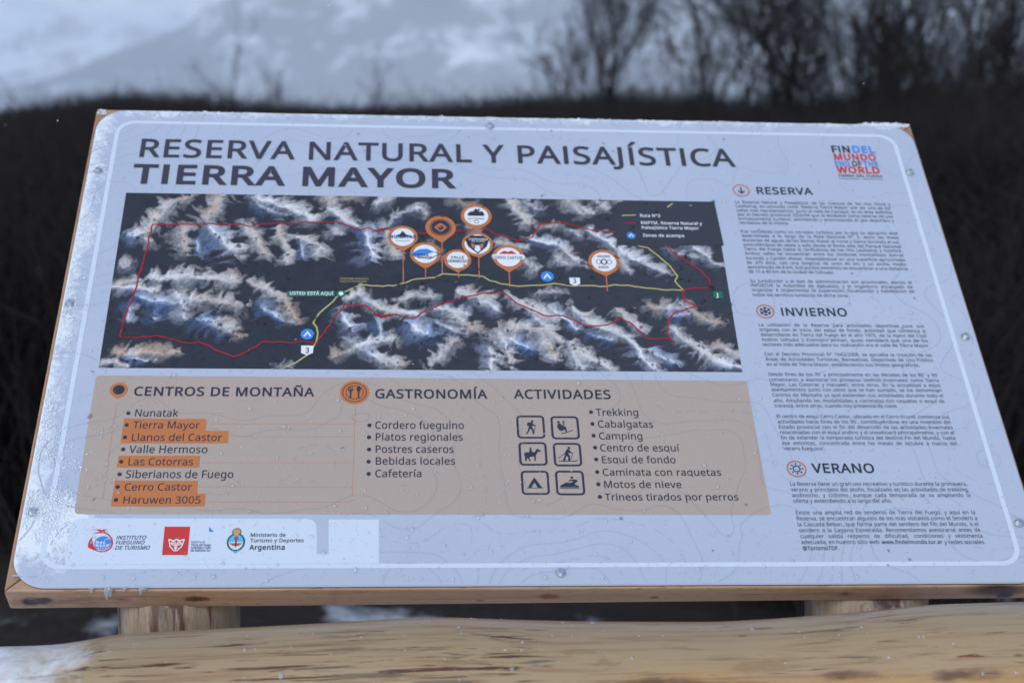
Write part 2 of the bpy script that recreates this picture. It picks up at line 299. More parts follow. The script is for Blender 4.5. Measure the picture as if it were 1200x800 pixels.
GREEN = [[(286.4,350.0),(348.7,350.1),(349.0,358.9),(286.8,359.3)],[(854.4,342.7),(867.1,343.1),(867.2,355.6),(853.5,355.7)]]
DOT = [(356.8,353.9)]
LEGEND = [(739.1,174.9),(879.1,172.0),(881.0,257.5),(731.5,259.2)]
GLOBE = [(96.2,739.4),(105.5,739.4)]
IFT = [[(80.1,720.8),(91.1,720.9),(93.4,721.8),(94.9,720.6),(99.1,720.6),(95.8,722.7),(98.8,724.0),(94.0,723.6),(91.6,725.5),(83.5,727.0),(85.9,725.5),(91.4,723.6),(87.3,721.8)],[(80.0,742.1),(80.6,735.9),(83.9,730.1),(83.6,735.9),(86.9,743.6),(92.8,749.7),(87.6,748.9),(80.8,745.4)],[(91.0,725.5),(95.9,724.0),(102.2,727.5),(106.7,733.7),(108.0,740.6),(106.4,746.7),(102.0,750.5),(95.5,751.6),(89.6,749.7),(87.3,747.0),(92.1,749.7),(99.2,750.0),(104.4,746.4),(106.3,740.6),(104.8,733.7),(101.0,728.8),(96.2,726.1)]]
REDSQ = [(163.9,717.3),(192.9,717.4),(193.2,755.6),(164.6,755.5)]
EMBLEM = [(179.1,741.6),(187.8,741.7)]
TRI = [(214.5,717.7),(220.5,724.3),(214.9,724.3)]
CREST = [(246.7,738.6),(257.1,738.7),(247.6,750.9),(246.3,724.8)]
SNOW = [(86,250,121,194,11,1,0.2),(121,194,141,181,7,0.9,0.6),(68,253,79,257,11,0.9,-0.6),(92,261,100,265,8,0.8,0),(137,245,149,275,13,0.9,0.5),(193,178,177,213,16,0.9,0.4),(179,240,207,277,17,1,-0.3),(165,262,169,277,8,0.9,-0.8),(227,230,246,285,8,1,0.2),(236,191,246,202,9,0.8,-0.6),(63,307,72,304,6,0.6,0),(64,348,113,356,10,1,0.1),(116,333,161,326,12,1,-0.1),(161,326,217,334,11,1,0.3),(63,346,89,332,8,0.8,0.3),(96,369,142,376,13,0.9,-0.9),(143,358,151,394,5,0.9,0.1),(159,368,220,375,12,0.9,0.4),(177,404,205,418,13,0.8,-1),(201,404,223,423,8,0.9,1),(82,456,146,457,6,1,0.8),(101,467,119,471,8,0.9,-1),(70,475,96,477,8,1,0.2),(86,385,89,401,4,0.7,-0.7),(122,384,124,397,4,0.7,-0.5),(236,180,273,197,13,0.9,-0.3),(273,193,309,217,12,1,0.1),(327,178,340,189,10,0.9,0.2),(336,203,373,232,10,1,0),(353,180,375,175,6,0.6,0.7),(398,181,418,178,8,0.7,0),(408,226,457,196,8,0.6,-0.2),(254,207,277,211,8,0.7,-0.5),(235,234,246,285,8,1,0.4),(271,236,281,290,9,1,0.3),(296,253,333,274,8,1,0.3),(301,268,305,286,6,0.8,-0.7),(330,277,329,292,6,0.9,0.2),(343,234,344,246,6,0.7,0),(385,240,392,286,13,1,-0.5),(413,240,425,284,6,1,0.2),(237,338,259,346,6,1,0.2),(262,350,285,374,11,1,0.3),(284,370,296,397,8,0.9,0.9),(258,383,283,399,11,0.8,-0.9),(364,365,385,355,9,1,0.3),(361,394,371,410,11,0.9,-0.5),(388,365,419,385,9,1,0.1),(419,381,456,389,12,1,0),(437,360,456,351,9,0.9,0.2),(401,405,410,429,8,0.8,-0.7),(354,455,377,441,6,0.8,0.4),(377,441,425,429,8,1,0.3),(396,453,408,470,8,1,0.3),(408,461,431,476,7,0.9,0.4),(281,475,293,477,4,0.5,0.2),(368,434,396,453,8,0.7,-0.5),(454,203,467,193,8,0.6,-0.2),(460,191,470,205,5,0.8,0.5),(513,176,534,187,9,0.7,0.7),(588,179,613,218,9,1,0.1),(612,181,628,190,10,0.6,-0.3),(668,175,683,198,10,0.8,0.2),(615,247,646,258,9,1,-0.5),(640,256,677,284,8,1,-0.1),(629,225,655,222,5,0.6,0.3),(641,285,669,297,5,0.8,0),(569,257,600,270,6,0.8,0.2),(596,294,615,307,4,0.7,0),(525,229,534,233,6,0.6,0.4),(479,270,495,287,6,0.6,0.3),(450,354,475,351,7,0.7,-0.1),(515,347,552,361,7,1,0.3),(540,363,558,381,7,0.9,-0.3),(450,409,468,421,15,1,-0.7),(481,372,521,384,9,0.8,-0.4),(502,384,529,412,10,1,0.6),(507,432,476,476,6,0.8,0.1),(483,400,508,416,9,0.7,-0.5),(578,408,618,415,10,1,0.4),(549,444,548,477,8,1,0),(562,420,573,467,12,1,0.2),(577,428,604,443,11,1,-1),(618,419,630,459,9,0.9,0.1),(580,358,632,391,9,1,0.1),(613,391,641,435,9,1,0),(632,378,667,411,8,0.8,-0.5),(622,351,647,353,3,0.5,0),(653,439,663,474,8,1,0),(678,180,703,198,8,0.8,0),(712,177,724,188,6,0.7,0.2),(742,174,751,181,5,0.6,0.2),(697,237,728,257,8,1,-0.3),(718,252,764,287,8,1,-0.2),(761,287,790,310,5,0.8,0),(728,257,743,305,6,0.7,0.1),(671,235,683,244,7,0.7,0),(668,280,682,297,5,0.7,0.2),(808,269,842,281,8,0.5,-0.2),(838,261,876,298,9,0.8,-0.1),(664,378,682,386,9,1,0.2),(678,394,719,426,9,1,0),(713,418,763,477,11,1,-0.2),(720,381,749,405,6,0.9,0.1),(659,447,696,479,10,1,0.2),(768,372,799,376,4,0.8,0.4),(795,387,814,382,6,0.8,-0.8),(818,376,850,396,5,0.8,0.6),(792,413,819,445,7,0.9,0),(819,445,876,480,11,1,-0.1),(841,441,877,452,7,0.8,0.4),(757,446,783,465,7,0.8,-0.6),(685,426,706,434,8,0.8,-0.8)]
GLYPHS = r"""A512|437,0 368,177 141,177 73,0 0,0 224,575 289,575 512,0|282,415 274,438 263,473 255,500 247,468 238,438 230,415 165,241 346,241
B521|241,573 307,569 361,558 404,541 434,515 453,478 459,431 457,409 453,389 446,371 437,354 424,340 409,328 392,317 372,309 350,304 350,300 373,295 395,288 415,279 433,267 448,253 461,236 470,215 476,191 478,163 475,130 467,100 454,74 436,52 413,33 385,19 354,8 318,2 279,0 78,0 78,573|256,329 300,331 334,339 357,352 372,371 381,394 384,423 380,451 369,474 351,490 324,502 289,509 245,511 150,511 150,329|150,269 150,61 265,61 311,64 346,74 371,91 388,112 398,138 401,168 399,188 395,205 388,221 377,235 362,247 344,256 321,263 293,267 260,269
C507|323,517 294,516 266,510 241,502 217,490 196,474 178,456 162,434 149,410 139,383 131,353 127,321 125,286 128,241 135,200 147,164 164,132 186,105 213,83 244,68 281,58 322,55 347,56 371,58 394,62 416,66 438,72 460,78 460,15 438,8 416,2 393,-2 369,-6 342,-7 312,-8 257,-4 208,8 166,28 130,56 101,90 78,131 62,178 52,230 49,287 51,329 57,369 67,406 81,440 99,471 120,499 145,523 174,543 206,559 242,571 281,578 324,581 353,580 381,577 409,572 435,565 460,557 482,547 453,486 435,494 415,501 394,508 372,513 348,516
D585|536,292 533,231 521,177 501,131 474,91 439,58 399,33 351,15 297,4 237,0 78,0 78,573 254,573 309,569 359,558 404,540 443,516 476,484 502,446 521,401 533,350|460,289 457,337 449,379 435,415 416,444 391,469 361,487 327,500 287,508 244,511 150,511 150,62 228,62 299,68 357,87 402,119 434,164 454,220
E446|398,0 78,0 78,573 398,573 398,509 150,509 150,330 383,330 383,268 150,268 150,63 398,63
F416|150,0 78,0 78,573 398,573 398,509 150,509 150,306 383,306 383,243 150,243
G584|326,302 524,302 524,22 493,12 462,5 431,-1 398,-5 362,-7 323,-8 267,-4 217,8 173,28 136,55 105,89 81,130 63,176 52,229 49,286 53,343 65,395 84,442 111,482 145,517 186,544 233,564 286,577 346,581 377,580 407,577 437,572 465,565 491,557 516,547 489,484 468,493 445,501 421,508 395,513 369,516 342,517 298,514 259,505 225,489 195,468 170,441 150,409 136,373 127,332 124,286 127,243 134,202 146,166 164,133 187,106 216,84 251,68 292,58 340,55 364,55 385,56 404,59 421,61 437,65 452,68 452,238 326,238
H594|516,0 443,0 443,267 150,267 150,0 78,0 78,573 150,573 150,330 443,330 443,573 516,573
I272|239,0 32,0 32,42 99,57 99,515 32,531 32,573 239,573 239,531 172,515 172,57 239,42
J219|-3,-152 -16,-152 -27,-151 -37,-150 -46,-147 -55,-145 -63,-142 -63,-81 -54,-83 -45,-85 -35,-87 -25,-88 -15,-89 -5,-89 8,-88 21,-85 33,-81 45,-74 54,-65 63,-53 69,-38 73,-19 74,3 74,573 146,573 146,9 144,-26 138,-56 128,-82 114,-104 96,-122 75,-135 52,-145 25,-150
K496|496,0 411,0 209,273 150,222 150,0 78,0 78,573 150,573 150,290 166,308 182,327 199,345 249,399 403,573 488,573 261,323
L420|78,0 78,573 150,573 150,64 400,64 400,0
M727|330,0 142,502 140,490 141,477 142,461 142,444 143,426 144,407 144,387 144,367 144,347 144,0 78,0 78,573 184,573 361,103 544,573 650,573 650,0 578,0 578,352 578,371 579,389 579,408 580,426 580,443 581,460 584,501 390,0
N609|532,0 447,0 141,476 139,462 140,448 141,432 143,378 144,359 144,340 144,320 144,0 78,0 78,573 161,573 467,99 468,137 466,193 465,213 464,232 464,249 464,573 532,573
O626|577,287 576,244 570,204 561,166 547,132 531,101 510,73 486,49 459,29 428,13 393,1 355,-6 314,-8 271,-6 232,1 196,13 165,29 138,49 114,73 94,101 78,132 65,167 56,204 51,245 49,288 52,344 62,396 78,442 100,482 130,517 166,545 208,565 258,577 314,581 369,577 417,565 459,545 495,517 524,483 547,442 564,396 574,344|125,287 127,241 134,200 145,163 161,131 182,104 207,83 238,67 273,58 314,55 354,58 390,67 420,83 445,104 465,131 481,163 492,200 499,241 501,287 496,354 481,411 456,457 421,491 373,511 314,518 274,515 238,506 207,490 182,469 161,443 145,411 134,374 127,333
P485|229,573 297,568 352,553 393,528 421,495 439,454 444,404 443,381 439,358 433,336 423,316 411,296 395,278 375,262 351,249 324,238 292,230 256,225 216,223 150,223 150,0 78,0 78,573|223,511 150,511 150,285 208,285 242,286 272,290 298,296 320,306 338,318 352,334 362,352 368,375 370,401 366,435 354,462 334,484 306,499 269,508
Q626|577,287 575,242 569,200 559,160 544,124 525,92 503,64 476,40 445,21 411,6 548,-136 444,-136 334,-7 324,-8 314,-8 271,-6 232,1 196,13 165,29 138,49 114,73 94,101 78,132 65,167 56,204 51,245 49,288 52,344 62,396 78,442 100,482 130,517 166,545 208,565 258,577 314,581 369,577 417,565 459,545 495,517 524,483 547,442 564,396 574,344|125,287 127,241 134,200 145,163 161,131 182,104 207,83 238,67 273,58 314,55 354,58 390,67 420,83 445,104 465,131 481,163 492,200 499,241 501,287 496,354 481,411 456,457 421,491 373,511 314,518 274,515 238,506 207,490 182,469 161,443 145,411 134,374 127,333
R499|236,573 281,571 320,565 353,555 381,540 404,522 422,500 434,474 442,444 444,410 442,381 437,356 427,334 415,315 401,298 385,285 367,274 349,264 330,257 487,0 403,0 264,237 150,237 150,0 78,0 78,573|232,510 150,510 150,298 236,298 278,301 312,310 338,325 355,347 366,374 370,407 368,430 363,450 355,467 343,480 328,491 310,500 287,505 261,509
S440|403,153 400,121 392,92 378,66 359,44 335,26 307,11 274,1 238,-6 198,-8 177,-8 157,-7 137,-5 118,-2 100,1 83,4 68,9 54,14 41,19 41,88 62,80 86,72 113,65 142,59 171,56 201,55 228,56 252,60 273,66 290,74 305,85 316,98 324,113 329,129 330,147 329,164 325,180 318,194 308,207 295,218 277,230 255,241 228,252 196,265 172,274 151,284 131,294 114,305 98,317 85,330 74,344 65,359 57,375 52,393 49,413 48,435 51,464 58,490 71,513 89,533 110,550 136,563 165,573 197,579 231,581 262,580 290,577 318,572 343,565 367,558 389,549 366,487 346,495 325,502 302,508 278,513 254,516 229,517 207,516 187,513 169,507 155,499 142,489 133,478 126,464 122,450 121,434 122,416 126,400 133,386 143,373 156,362 172,351 193,341 217,330 246,318 278,306 307,293 332,279 353,264 371,247 385,228 395,206 401,181
T446|259,0 187,0 187,509 8,509 8,573 437,573 437,509 259,509
U586|513,202 511,164 503,128 489,95 470,65 446,40 416,20 380,4 338,-5 290,-8 225,-2 171,18 128,50 97,93 78,144 72,204 72,573 144,573 144,201 148,158 161,122 182,93 211,72 248,59 294,55 327,57 355,63 379,73 399,88 415,105 427,126 435,149 440,174 442,202 442,573 513,573
V481|481,573 277,0 204,0 0,573 75,573 204,205 210,190 215,175 220,160 231,119 235,106 238,93 241,80 243,93 246,106 250,119 253,133 257,147 262,161 277,207 405,573
W746|735,573 583,0 510,0 399,375 389,410 380,443 373,471 370,488 367,471 361,443 352,409 349,397 346,385 342,373 234,0 161,0 10,573 85,573 174,223 183,186 190,151 193,140 195,129 196,118 201,87 206,119 209,131 211,142 213,154 222,191 232,227 333,573 407,573 512,225 516,212 520,200 523,187 532,151 534,139 536,128 538,117 544,87 545,100 548,114 550,129 553,144 556,159 560,175 572,224 660,573
X470|467,0 385,0 233,249 79,0 3,0 193,298 15,573 95,573 236,348 377,573 453,573 276,300
Y454|227,291 376,573 454,573 263,222 263,0 191,0 191,219 0,573 79,573
Z459|427,0 30,0 30,55 332,508 40,508 40,573 419,573 419,518 118,64 427,64
a450|231,437 279,433 318,422 347,403 368,375 381,338 385,293 385,0 334,0 320,61 304,46 292,33 279,22 265,13 250,5 234,-1 216,-5 195,-7 172,-8 148,-7 124,-2 103,6 84,16 68,30 55,48 45,68 39,92 37,119 43,159 59,192 87,219 127,238 179,251 243,257 316,259 316,285 313,317 306,342 293,359 275,371 253,378 227,380 205,379 183,376 163,370 143,363 124,355 106,347 84,400 104,410 126,419 151,426 177,432 204,436|252,208 204,203 167,195 141,182 124,165 113,144 110,119 112,97 120,79 132,66 148,56 167,51 188,49 223,52 253,62 279,79 299,103 311,134 315,172 315,210
b493|139,461 139,443 138,426 138,410 137,396 136,383 135,373 139,373 153,390 169,405 189,419 213,429 240,435 272,437 322,431 365,412 401,381 428,338 444,283 449,215 447,168 439,127 427,91 410,61 390,36 365,17 337,3 306,-5 272,-8 240,-6 213,0 189,10 169,24 153,38 139,55 133,55 119,0 68,0 68,609 139,609|260,379 231,377 207,371 188,361 172,348 159,330 150,308 144,282 140,252 139,217 142,165 150,125 165,93 187,69 219,55 261,51 297,55 325,69 348,93 363,126 373,166 376,216 373,265 363,306 348,338 325,360 296,374
c385|241,-8 204,-5 170,2 139,15 112,34 88,58 69,87 55,123 47,165 44,213 47,262 56,305 71,342 90,372 114,396 142,415 174,428 208,435 245,438 267,437 288,435 309,431 328,426 344,421 358,415 337,356 323,361 308,365 292,370 275,373 259,375 244,376 217,374 193,368 172,358 155,343 141,325 131,303 123,277 119,247 117,213 119,181 123,152 131,126 141,104 155,86 172,71 191,61 214,55 240,53 262,54 283,56 302,60 319,65 336,71 351,78 351,15 336,8 320,3 304,-2 285,-5 264,-7
d493|221,-8 171,-2 128,17 92,48 65,91 49,146 44,214 49,282 66,338 93,381 128,413 171,432 221,438 243,437 262,434 280,429 296,423 310,416 323,407 335,397 345,386 354,374 359,374 356,405 355,418 355,429 354,438 354,609 425,609 425,0 368,0 358,58 354,58 345,46 335,35 323,24 310,15 296,7 279,1 262,-4 242,-7|232,51 273,55 305,67 328,88 343,117 352,154 355,200 355,213 352,263 343,304 329,336 306,360 274,375 231,379 196,374 168,359 146,334 130,300 120,260 117,213 120,165 130,125 146,93 168,69 197,55
e452|234,438 269,435 301,427 329,414 354,396 374,373 390,346 402,315 409,281 411,244 411,201 117,201 122,157 134,119 154,90 181,69 215,56 254,52 280,53 305,56 327,60 348,66 370,73 392,82 392,20 370,11 349,4 327,-1 304,-5 279,-7 251,-8 212,-5 176,3 143,17 114,36 90,61 70,91 56,126 47,167 44,212 47,257 55,297 68,333 86,364 108,390 134,411 164,426 198,435|233,380 202,377 175,366 154,348 137,323 125,293 119,257 338,257 336,281 333,302 326,322 318,338 306,353 292,364 276,373 256,378
f276|266,375 158,375 158,0 87,0 87,375 12,375 12,408 87,432 87,457 89,492 95,522 104,547 116,568 132,585 152,597 174,606 199,612 227,613 244,613 259,612 274,609 287,606 300,603 310,599 292,544 283,546 273,549 262,552 251,554 239,555 228,556 206,553 189,545 175,532 166,513 160,489 158,458 158,430 266,430
g493|221,438 248,436 273,431 297,422 319,409 338,393 355,373 359,373 369,430 425,430 425,-7 423,-46 416,-80 404,-109 388,-135 367,-155 341,-172 310,-183 274,-190 233,-192 202,-192 174,-189 147,-186 122,-180 99,-174 78,-165 78,-100 99,-110 123,-118 149,-125 177,-130 206,-133 237,-134 271,-130 300,-119 324,-101 341,-77 352,-48 355,-13 355,4 356,32 358,57 354,57 338,37 320,21 299,8 275,-1 250,-6 221,-8 170,-2 126,18 91,51 65,95 49,149 44,214 49,278 65,332 91,377 126,411 169,431|230,379 207,376 187,370 169,359 153,344 140,326 130,303 123,277 119,247 117,213 120,165 130,124 146,92 169,68 197,54 232,50 253,51 271,53 288,58 303,65 315,74 326,85 336,98 343,113 349,131 353,151 355,173 356,197 356,214 355,251 350,282 343,309 332,331 319,348 302,362 281,371 257,377
h496|139,431 139,420 138,410 138,399 135,370 140,370 149,385 161,397 174,407 188,416 204,424 221,429 238,434 255,436 273,437 306,435 335,430 360,421 382,408 399,391 413,370 423,344 429,314 431,280 431,0 361,0 361,275 358,307 351,333 338,353 319,367 295,376 265,379 235,377 210,370 189,360 173,347 160,329 150,308 144,283 140,254 139,222 139,0 68,0 68,609 139,609
i207|139,430 139,0 68,0 68,430|104,591 115,590 124,586 133,580 140,572 144,560 145,546 144,532 140,521 133,512 124,506 115,502 104,501 93,502 83,506 75,512 68,521 64,532 63,546 64,560 68,572 75,580 83,586 93,590
j207|18,-192 5,-192 -7,-191 -18,-190 -27,-188 -36,-185 -44,-183 -44,-126 -19,-132 -10,-133 -1,-134 9,-134 25,-132 39,-128 51,-120 61,-108 66,-90 68,-67 68,430 139,430 139,-64 137,-90 133,-113 126,-133 116,-151 103,-166 87,-177 67,-186 44,-191|63,546 64,560 68,572 75,580 83,586 93,590 104,591 115,590 124,586 133,580 140,572 144,560 145,546 144,532 140,521 133,512 124,506 115,502 104,501 93,502 83,506 75,512 68,521 64,532
k428|138,291 138,282 137,270 137,257 135,221 152,240 172,264 189,285 326,430 409,430 235,246 421,0 336,0 187,200 138,158 138,0 68,0 68,609 138,609
l207|139,0 68,0 68,609 139,609
m750|540,438 584,434 621,421 649,401 669,371 681,330 685,280 685,0 615,0 615,277 613,308 606,333 594,353 577,367 555,376 528,379 490,374 460,362 438,342 423,315 414,280 411,237 411,0 342,0 342,277 341,298 337,317 332,333 325,347 315,359 303,367 289,374 272,377 253,379 227,377 204,370 185,360 170,347 158,329 150,308 144,283 140,255 139,223 139,0 68,0 68,430 125,430 136,371 140,371 149,385 160,398 173,409 186,418 201,425 217,431 233,435 249,437 266,438 298,436 325,430 349,420 369,406 386,388 398,366 402,366 418,388 438,406 461,420 486,430 512,436
n496|275,438 322,434 361,421 391,401 413,371 426,330 431,280 431,0 361,0 361,275 358,307 351,333 338,353 319,367 295,376 265,379 222,374 189,361 166,338 151,308 142,269 139,223 139,0 68,0 68,430 125,430 136,371 140,371 150,385 162,398 175,409 190,418 206,425 222,431 239,435 257,437
o485|442,216 440,181 436,150 428,121 417,95 404,71 388,51 369,33 348,18 324,7 299,-1 271,-6 241,-8 214,-6 188,-1 163,7 140,18 119,33 100,51 84,71 70,95 59,121 51,150 46,181 44,216 47,261 55,301 68,336 87,367 110,392 137,412 169,426 204,435 244,438 281,435 316,426 347,412 374,392 398,367 417,336 431,301 439,261|117,216 119,184 123,154 130,128 141,105 155,86 172,71 192,59 216,53 243,51 270,53 294,59 314,71 331,86 345,105 356,128 363,154 367,184 369,216 367,248 363,277 355,303 345,325 331,344 314,359 294,370 270,376 242,379 202,374 171,359 147,335 130,303 120,263
p493|273,438 322,432 365,413 401,383 428,339 444,284 449,216 447,170 439,129 427,93 410,62 390,37 365,17 337,3 306,-5 272,-8 251,-7 231,-4 213,1 197,7 182,15 170,24 158,33 148,44 139,55 134,55 137,20 138,7 139,-5 139,-16 139,-192 68,-192 68,430 126,430 136,371 148,383 158,394 170,405 182,414 197,422 213,429 231,434 251,437|260,379 233,377 210,371 190,362 174,349 161,333 152,313 145,289 141,261 139,229 139,216 140,182 144,152 150,126 159,103 172,85 188,70 208,59 233,53 261,51 286,53 308,60 326,72 341,88 354,108 364,131 371,157 375,186 376,217 373,262 363,302 348,334 325,359 296,374
q493|354,-9 355,25 356,37 357,48 358,58 354,58 340,40 323,25 303,11 279,1 251,-6 219,-8 170,-2 128,17 93,48 66,91 49,146 44,214 47,261 54,302 67,338 83,368 104,393 129,413 157,427 188,435 221,438 253,436 280,429 304,419 324,405 341,389 355,371 369,430 425,430 425,-192 354,-192|233,51 260,52 284,58 304,67 320,79 333,96 342,116 349,140 353,168 355,199 355,213 352,263 343,305 328,337 305,361 273,375 231,379 196,374 167,359 145,334 130,300 120,260 117,213 120,165 130,126 146,93 168,70 197,55
r331|269,438 295,437 304,436 312,435 319,433 310,368 287,372 279,373 271,374 264,374 248,373 232,369 217,363 202,355 189,346 176,334 166,321 156,305 149,289 143,270 140,251 139,229 139,0 68,0 68,430 126,430 134,351 147,367 158,381 170,395 183,407 198,418 214,426 231,433 249,437
s384|348,119 346,92 339,69 327,49 311,32 292,18 268,6 241,-2 210,-6 176,-8 148,-7 122,-5 99,-1 78,5 59,11 42,19 42,83 60,75 81,67 104,60 128,54 153,50 178,49 211,51 236,57 256,66 269,79 277,94 280,112 279,123 276,132 271,141 264,150 253,158 239,167 222,176 200,185 174,196 148,206 124,217 103,228 84,239 69,252 57,266 48,283 43,302 41,324 46,358 61,386 85,408 118,425 157,435 202,438 228,437 252,434 275,430 298,424 319,417 339,409 315,353 297,360 278,366 258,372 238,377 218,379 197,380 171,379 149,374 131,366 118,356 111,343 108,328 109,317 113,307 119,298 127,290 139,282 154,274 172,266 193,256 219,246 245,236 268,226 289,215 306,203 321,191 333,176 341,159 346,140
t289|212,50 222,50 233,51 245,53 255,54 264,56 272,59 272,5 263,1 253,-2 240,-4 226,-6 213,-8 200,-8 178,-7 157,-3 138,4 120,13 104,27 91,44 82,66 76,93 74,125 74,375 13,375 13,409 75,437 103,528 144,528 144,430 269,430 269,375 144,375 144,127 146,103 153,83 163,69 177,58 193,52
u496|427,430 427,0 370,0 359,57 346,43 334,31 321,20 306,11 290,4 273,-1 256,-5 238,-7 220,-8 187,-6 159,-1 134,8 112,21 95,38 81,59 71,85 65,114 63,148 63,430 135,430 135,153 137,122 145,96 158,76 176,62 200,53 230,51 260,53 285,59 306,69 323,82 336,100 345,121 352,146 356,175 357,206 357,430
v407|163,0 0,430 75,430 167,176 180,137 185,123 189,109 193,96 197,83 199,72 201,63 207,72 210,84 214,96 218,110 222,124 227,138 241,176 332,430 407,430 244,0
w630|346,243 336,276 328,308 321,335 316,357 308,335 302,307 294,275 291,264 287,253 284,242 207,1 127,1 9,431 82,431 141,201 145,186 149,170 153,154 163,109 166,96 168,84 169,73 178,97 185,128 193,160 201,188 277,431 354,431 428,188 440,149 444,135 447,122 451,109 454,96 456,84 457,74 462,84 464,95 466,108 469,122 473,137 477,153 489,201 549,431 621,431 502,1 419,1
x424|170,220 22,430 102,430 213,268 322,430 402,430 253,220 410,0 330,0 213,172 94,0 14,0
y409|1,430 76,430 169,185 184,144 188,130 193,117 196,105 200,92 203,80 205,68 209,68 212,83 217,100 224,121 231,142 238,164 245,186 333,430 409,430 224,-59 213,-85 201,-108 188,-130 173,-148 157,-164 138,-176 117,-185 94,-191 67,-192 55,-192 44,-192 34,-190 9,-186 9,-130 30,-133 38,-134 47,-135 56,-135 72,-134 86,-131 99,-126 110,-118 121,-110 130,-99 138,-87 145,-73 152,-59 174,-2
z377|346,0 31,0 31,47 262,375 45,375 45,430 340,430 340,377 112,55 346,55
0459|419,287 418,242 415,201 409,163 401,128 390,97 376,70 359,47 339,27 316,12 290,1 261,-6 229,-8 188,-4 153,8 122,27 97,54 76,88 60,129 48,176 42,229 39,287 41,346 48,399 58,446 73,486 93,520 119,547 149,566 186,578 229,581 269,578 304,566 335,547 361,520 382,486 399,446 410,399 417,346|110,287 111,238 115,194 121,156 131,125 143,98 159,78 178,64 202,55 229,52 256,55 279,64 298,78 314,98 326,124 336,156 343,194 347,238 348,287 347,336 343,380 336,417 326,449 314,475 298,495 279,510 256,518 229,521 202,518 178,510 159,495 143,475 131,449 121,417 115,380 111,336
1459|285,0 216,0 216,400 216,439 217,470 219,499 211,491 203,483 196,477 169,455 108,405 71,452 226,573 285,573
2459|417,0 38,0 38,59 188,210 216,238 240,264 261,287 280,309 295,331 306,353 315,376 320,399 322,424 318,453 309,477 294,496 273,510 249,518 221,520 194,519 169,514 147,506 126,495 104,482 83,466 45,513 60,526 77,537 94,548 113,557 132,565 153,572 174,577 197,580 221,581 255,579 285,572 313,562 336,548 356,531 372,510 384,485 391,458 394,428 392,399 386,371 375,344 361,318 344,292 324,267 301,241 275,214 247,185 128,67 417,64
3459|395,439 394,414 389,392 381,372 370,355 356,339 340,326 321,316 300,307 277,302 277,298 319,290 353,276 379,255 398,229 409,198 413,163 410,131 403,101 390,74 371,50 348,30 318,14 283,2 241,-6 193,-8 164,-7 136,-5 110,-1 85,5 60,13 36,23 36,89 61,78 87,69 114,61 141,56 168,52 194,51 241,55 278,65 305,81 324,104 335,132 339,164 337,187 331,206 320,223 306,236 288,247 265,255 240,261 211,264 179,265 123,265 123,326 180,326 209,327 236,332 259,339 278,350 294,362 307,377 316,394 321,413 323,434 320,460 311,481 295,498 274,511 249,519 219,521 199,521 181,519 164,515 147,511 132,505 117,498 103,491 89,482 75,473 39,521 61,537 87,550 115,563 147,573 181,579 218,581 273,576 317,563 352,540 376,511 390,477
4459|443,130 359,130 359,0 291,0 291,130 17,130 17,190 286,576 359,576 359,193 443,193|291,374 291,412 293,444 294,474 295,500 287,490 282,479 276,468 270,456 263,446 257,438 86,193 291,193
5459|221,351 258,349 292,342 322,331 349,316 371,297 389,274 402,247 410,217 413,183 410,145 402,111 387,81 368,54 343,32 314,15 280,2 242,-5 199,-8 170,-7 142,-4 116,0 91,6 70,14 51,23 51,90 71,79 95,70 121,62 148,57 174,53 200,52 227,54 252,58 274,65 293,76 310,89 323,106 333,126 339,149 341,176 337,210 325,239 306,262 279,279 243,289 197,292 182,291 164,290 146,288 128,285 112,283 99,280 64,302 86,573 373,573 373,508 146,508 132,342 169,348 185,350 202,351
6459|44,245 45,278 47,310 51,342 57,374 64,404 75,433 87,461 103,486 121,510 143,530 168,548 196,562 228,572 265,578 306,581 318,580 330,580 344,579 356,578 368,576 377,573 377,513 367,516 356,519 344,520 332,522 320,523 308,523 273,521 242,515 216,504 193,491 173,474 158,454 145,431 134,407 127,380 121,352 117,322 115,291 119,291 128,303 138,315 150,326 163,335 178,343 194,350 213,355 233,357 255,358 287,356 316,349 342,338 365,322 384,303 400,279 412,251 419,220 421,184 419,147 411,112 399,82 382,55 361,33 336,15 307,2 275,-5 239,-8 212,-6 187,-1 163,7 140,19 119,35 101,54 84,76 70,103 59,133 51,166 46,204|238,51 270,55 297,66 320,84 337,109 348,143 351,184 348,218 339,247 324,271 302,289 274,300 241,303 217,301 195,296 175,287 157,276 143,263 131,248 122,232 117,215 115,198 116,181 119,163 123,146 129,129 137,114 146,99 158,85 170,74 185,64 201,57 219,53
7459|109,0 344,508 35,508 35,573 419,573 419,518 187,0
8459|229,581 261,579 291,574 318,565 341,553 362,538 378,519 390,497 398,472 400,443 399,421 394,401 385,383 374,367 361,352 346,338 329,325 310,314 291,303 314,291 335,279 355,265 373,250 389,234 401,216 411,196 417,173 419,148 416,118 408,90 395,65 378,44 356,26 330,11 300,1 267,-6 231,-8 192,-6 157,0 126,10 100,24 78,42 61,63 49,87 42,115 39,146 41,171 47,194 56,214 68,232 82,249 99,264 118,277 138,289 158,299 140,310 123,322 107,336 93,350 81,366 71,383 64,401 59,422 58,444 60,472 68,497 80,518 97,537 117,552 141,565 168,573 197,579|108,145 112,119 121,96 138,76 161,60 192,51 229,48 265,51 295,60 319,76 336,96 346,120 350,148 348,166 343,182 335,197 324,211 310,223 293,235 274,246 253,256 229,265 217,270 194,260 174,249 157,237 142,225 130,212 121,197 114,182 110,164|228,524 200,521 176,514 155,502 139,486 130,466 127,441 128,422 133,406 141,391 151,379 164,367 179,357 195,348 213,339 232,330 250,339 267,348 282,357 296,367 307,379 317,392 325,406 329,423 330,441 327,466 318,486 302,502 282,514 257,521
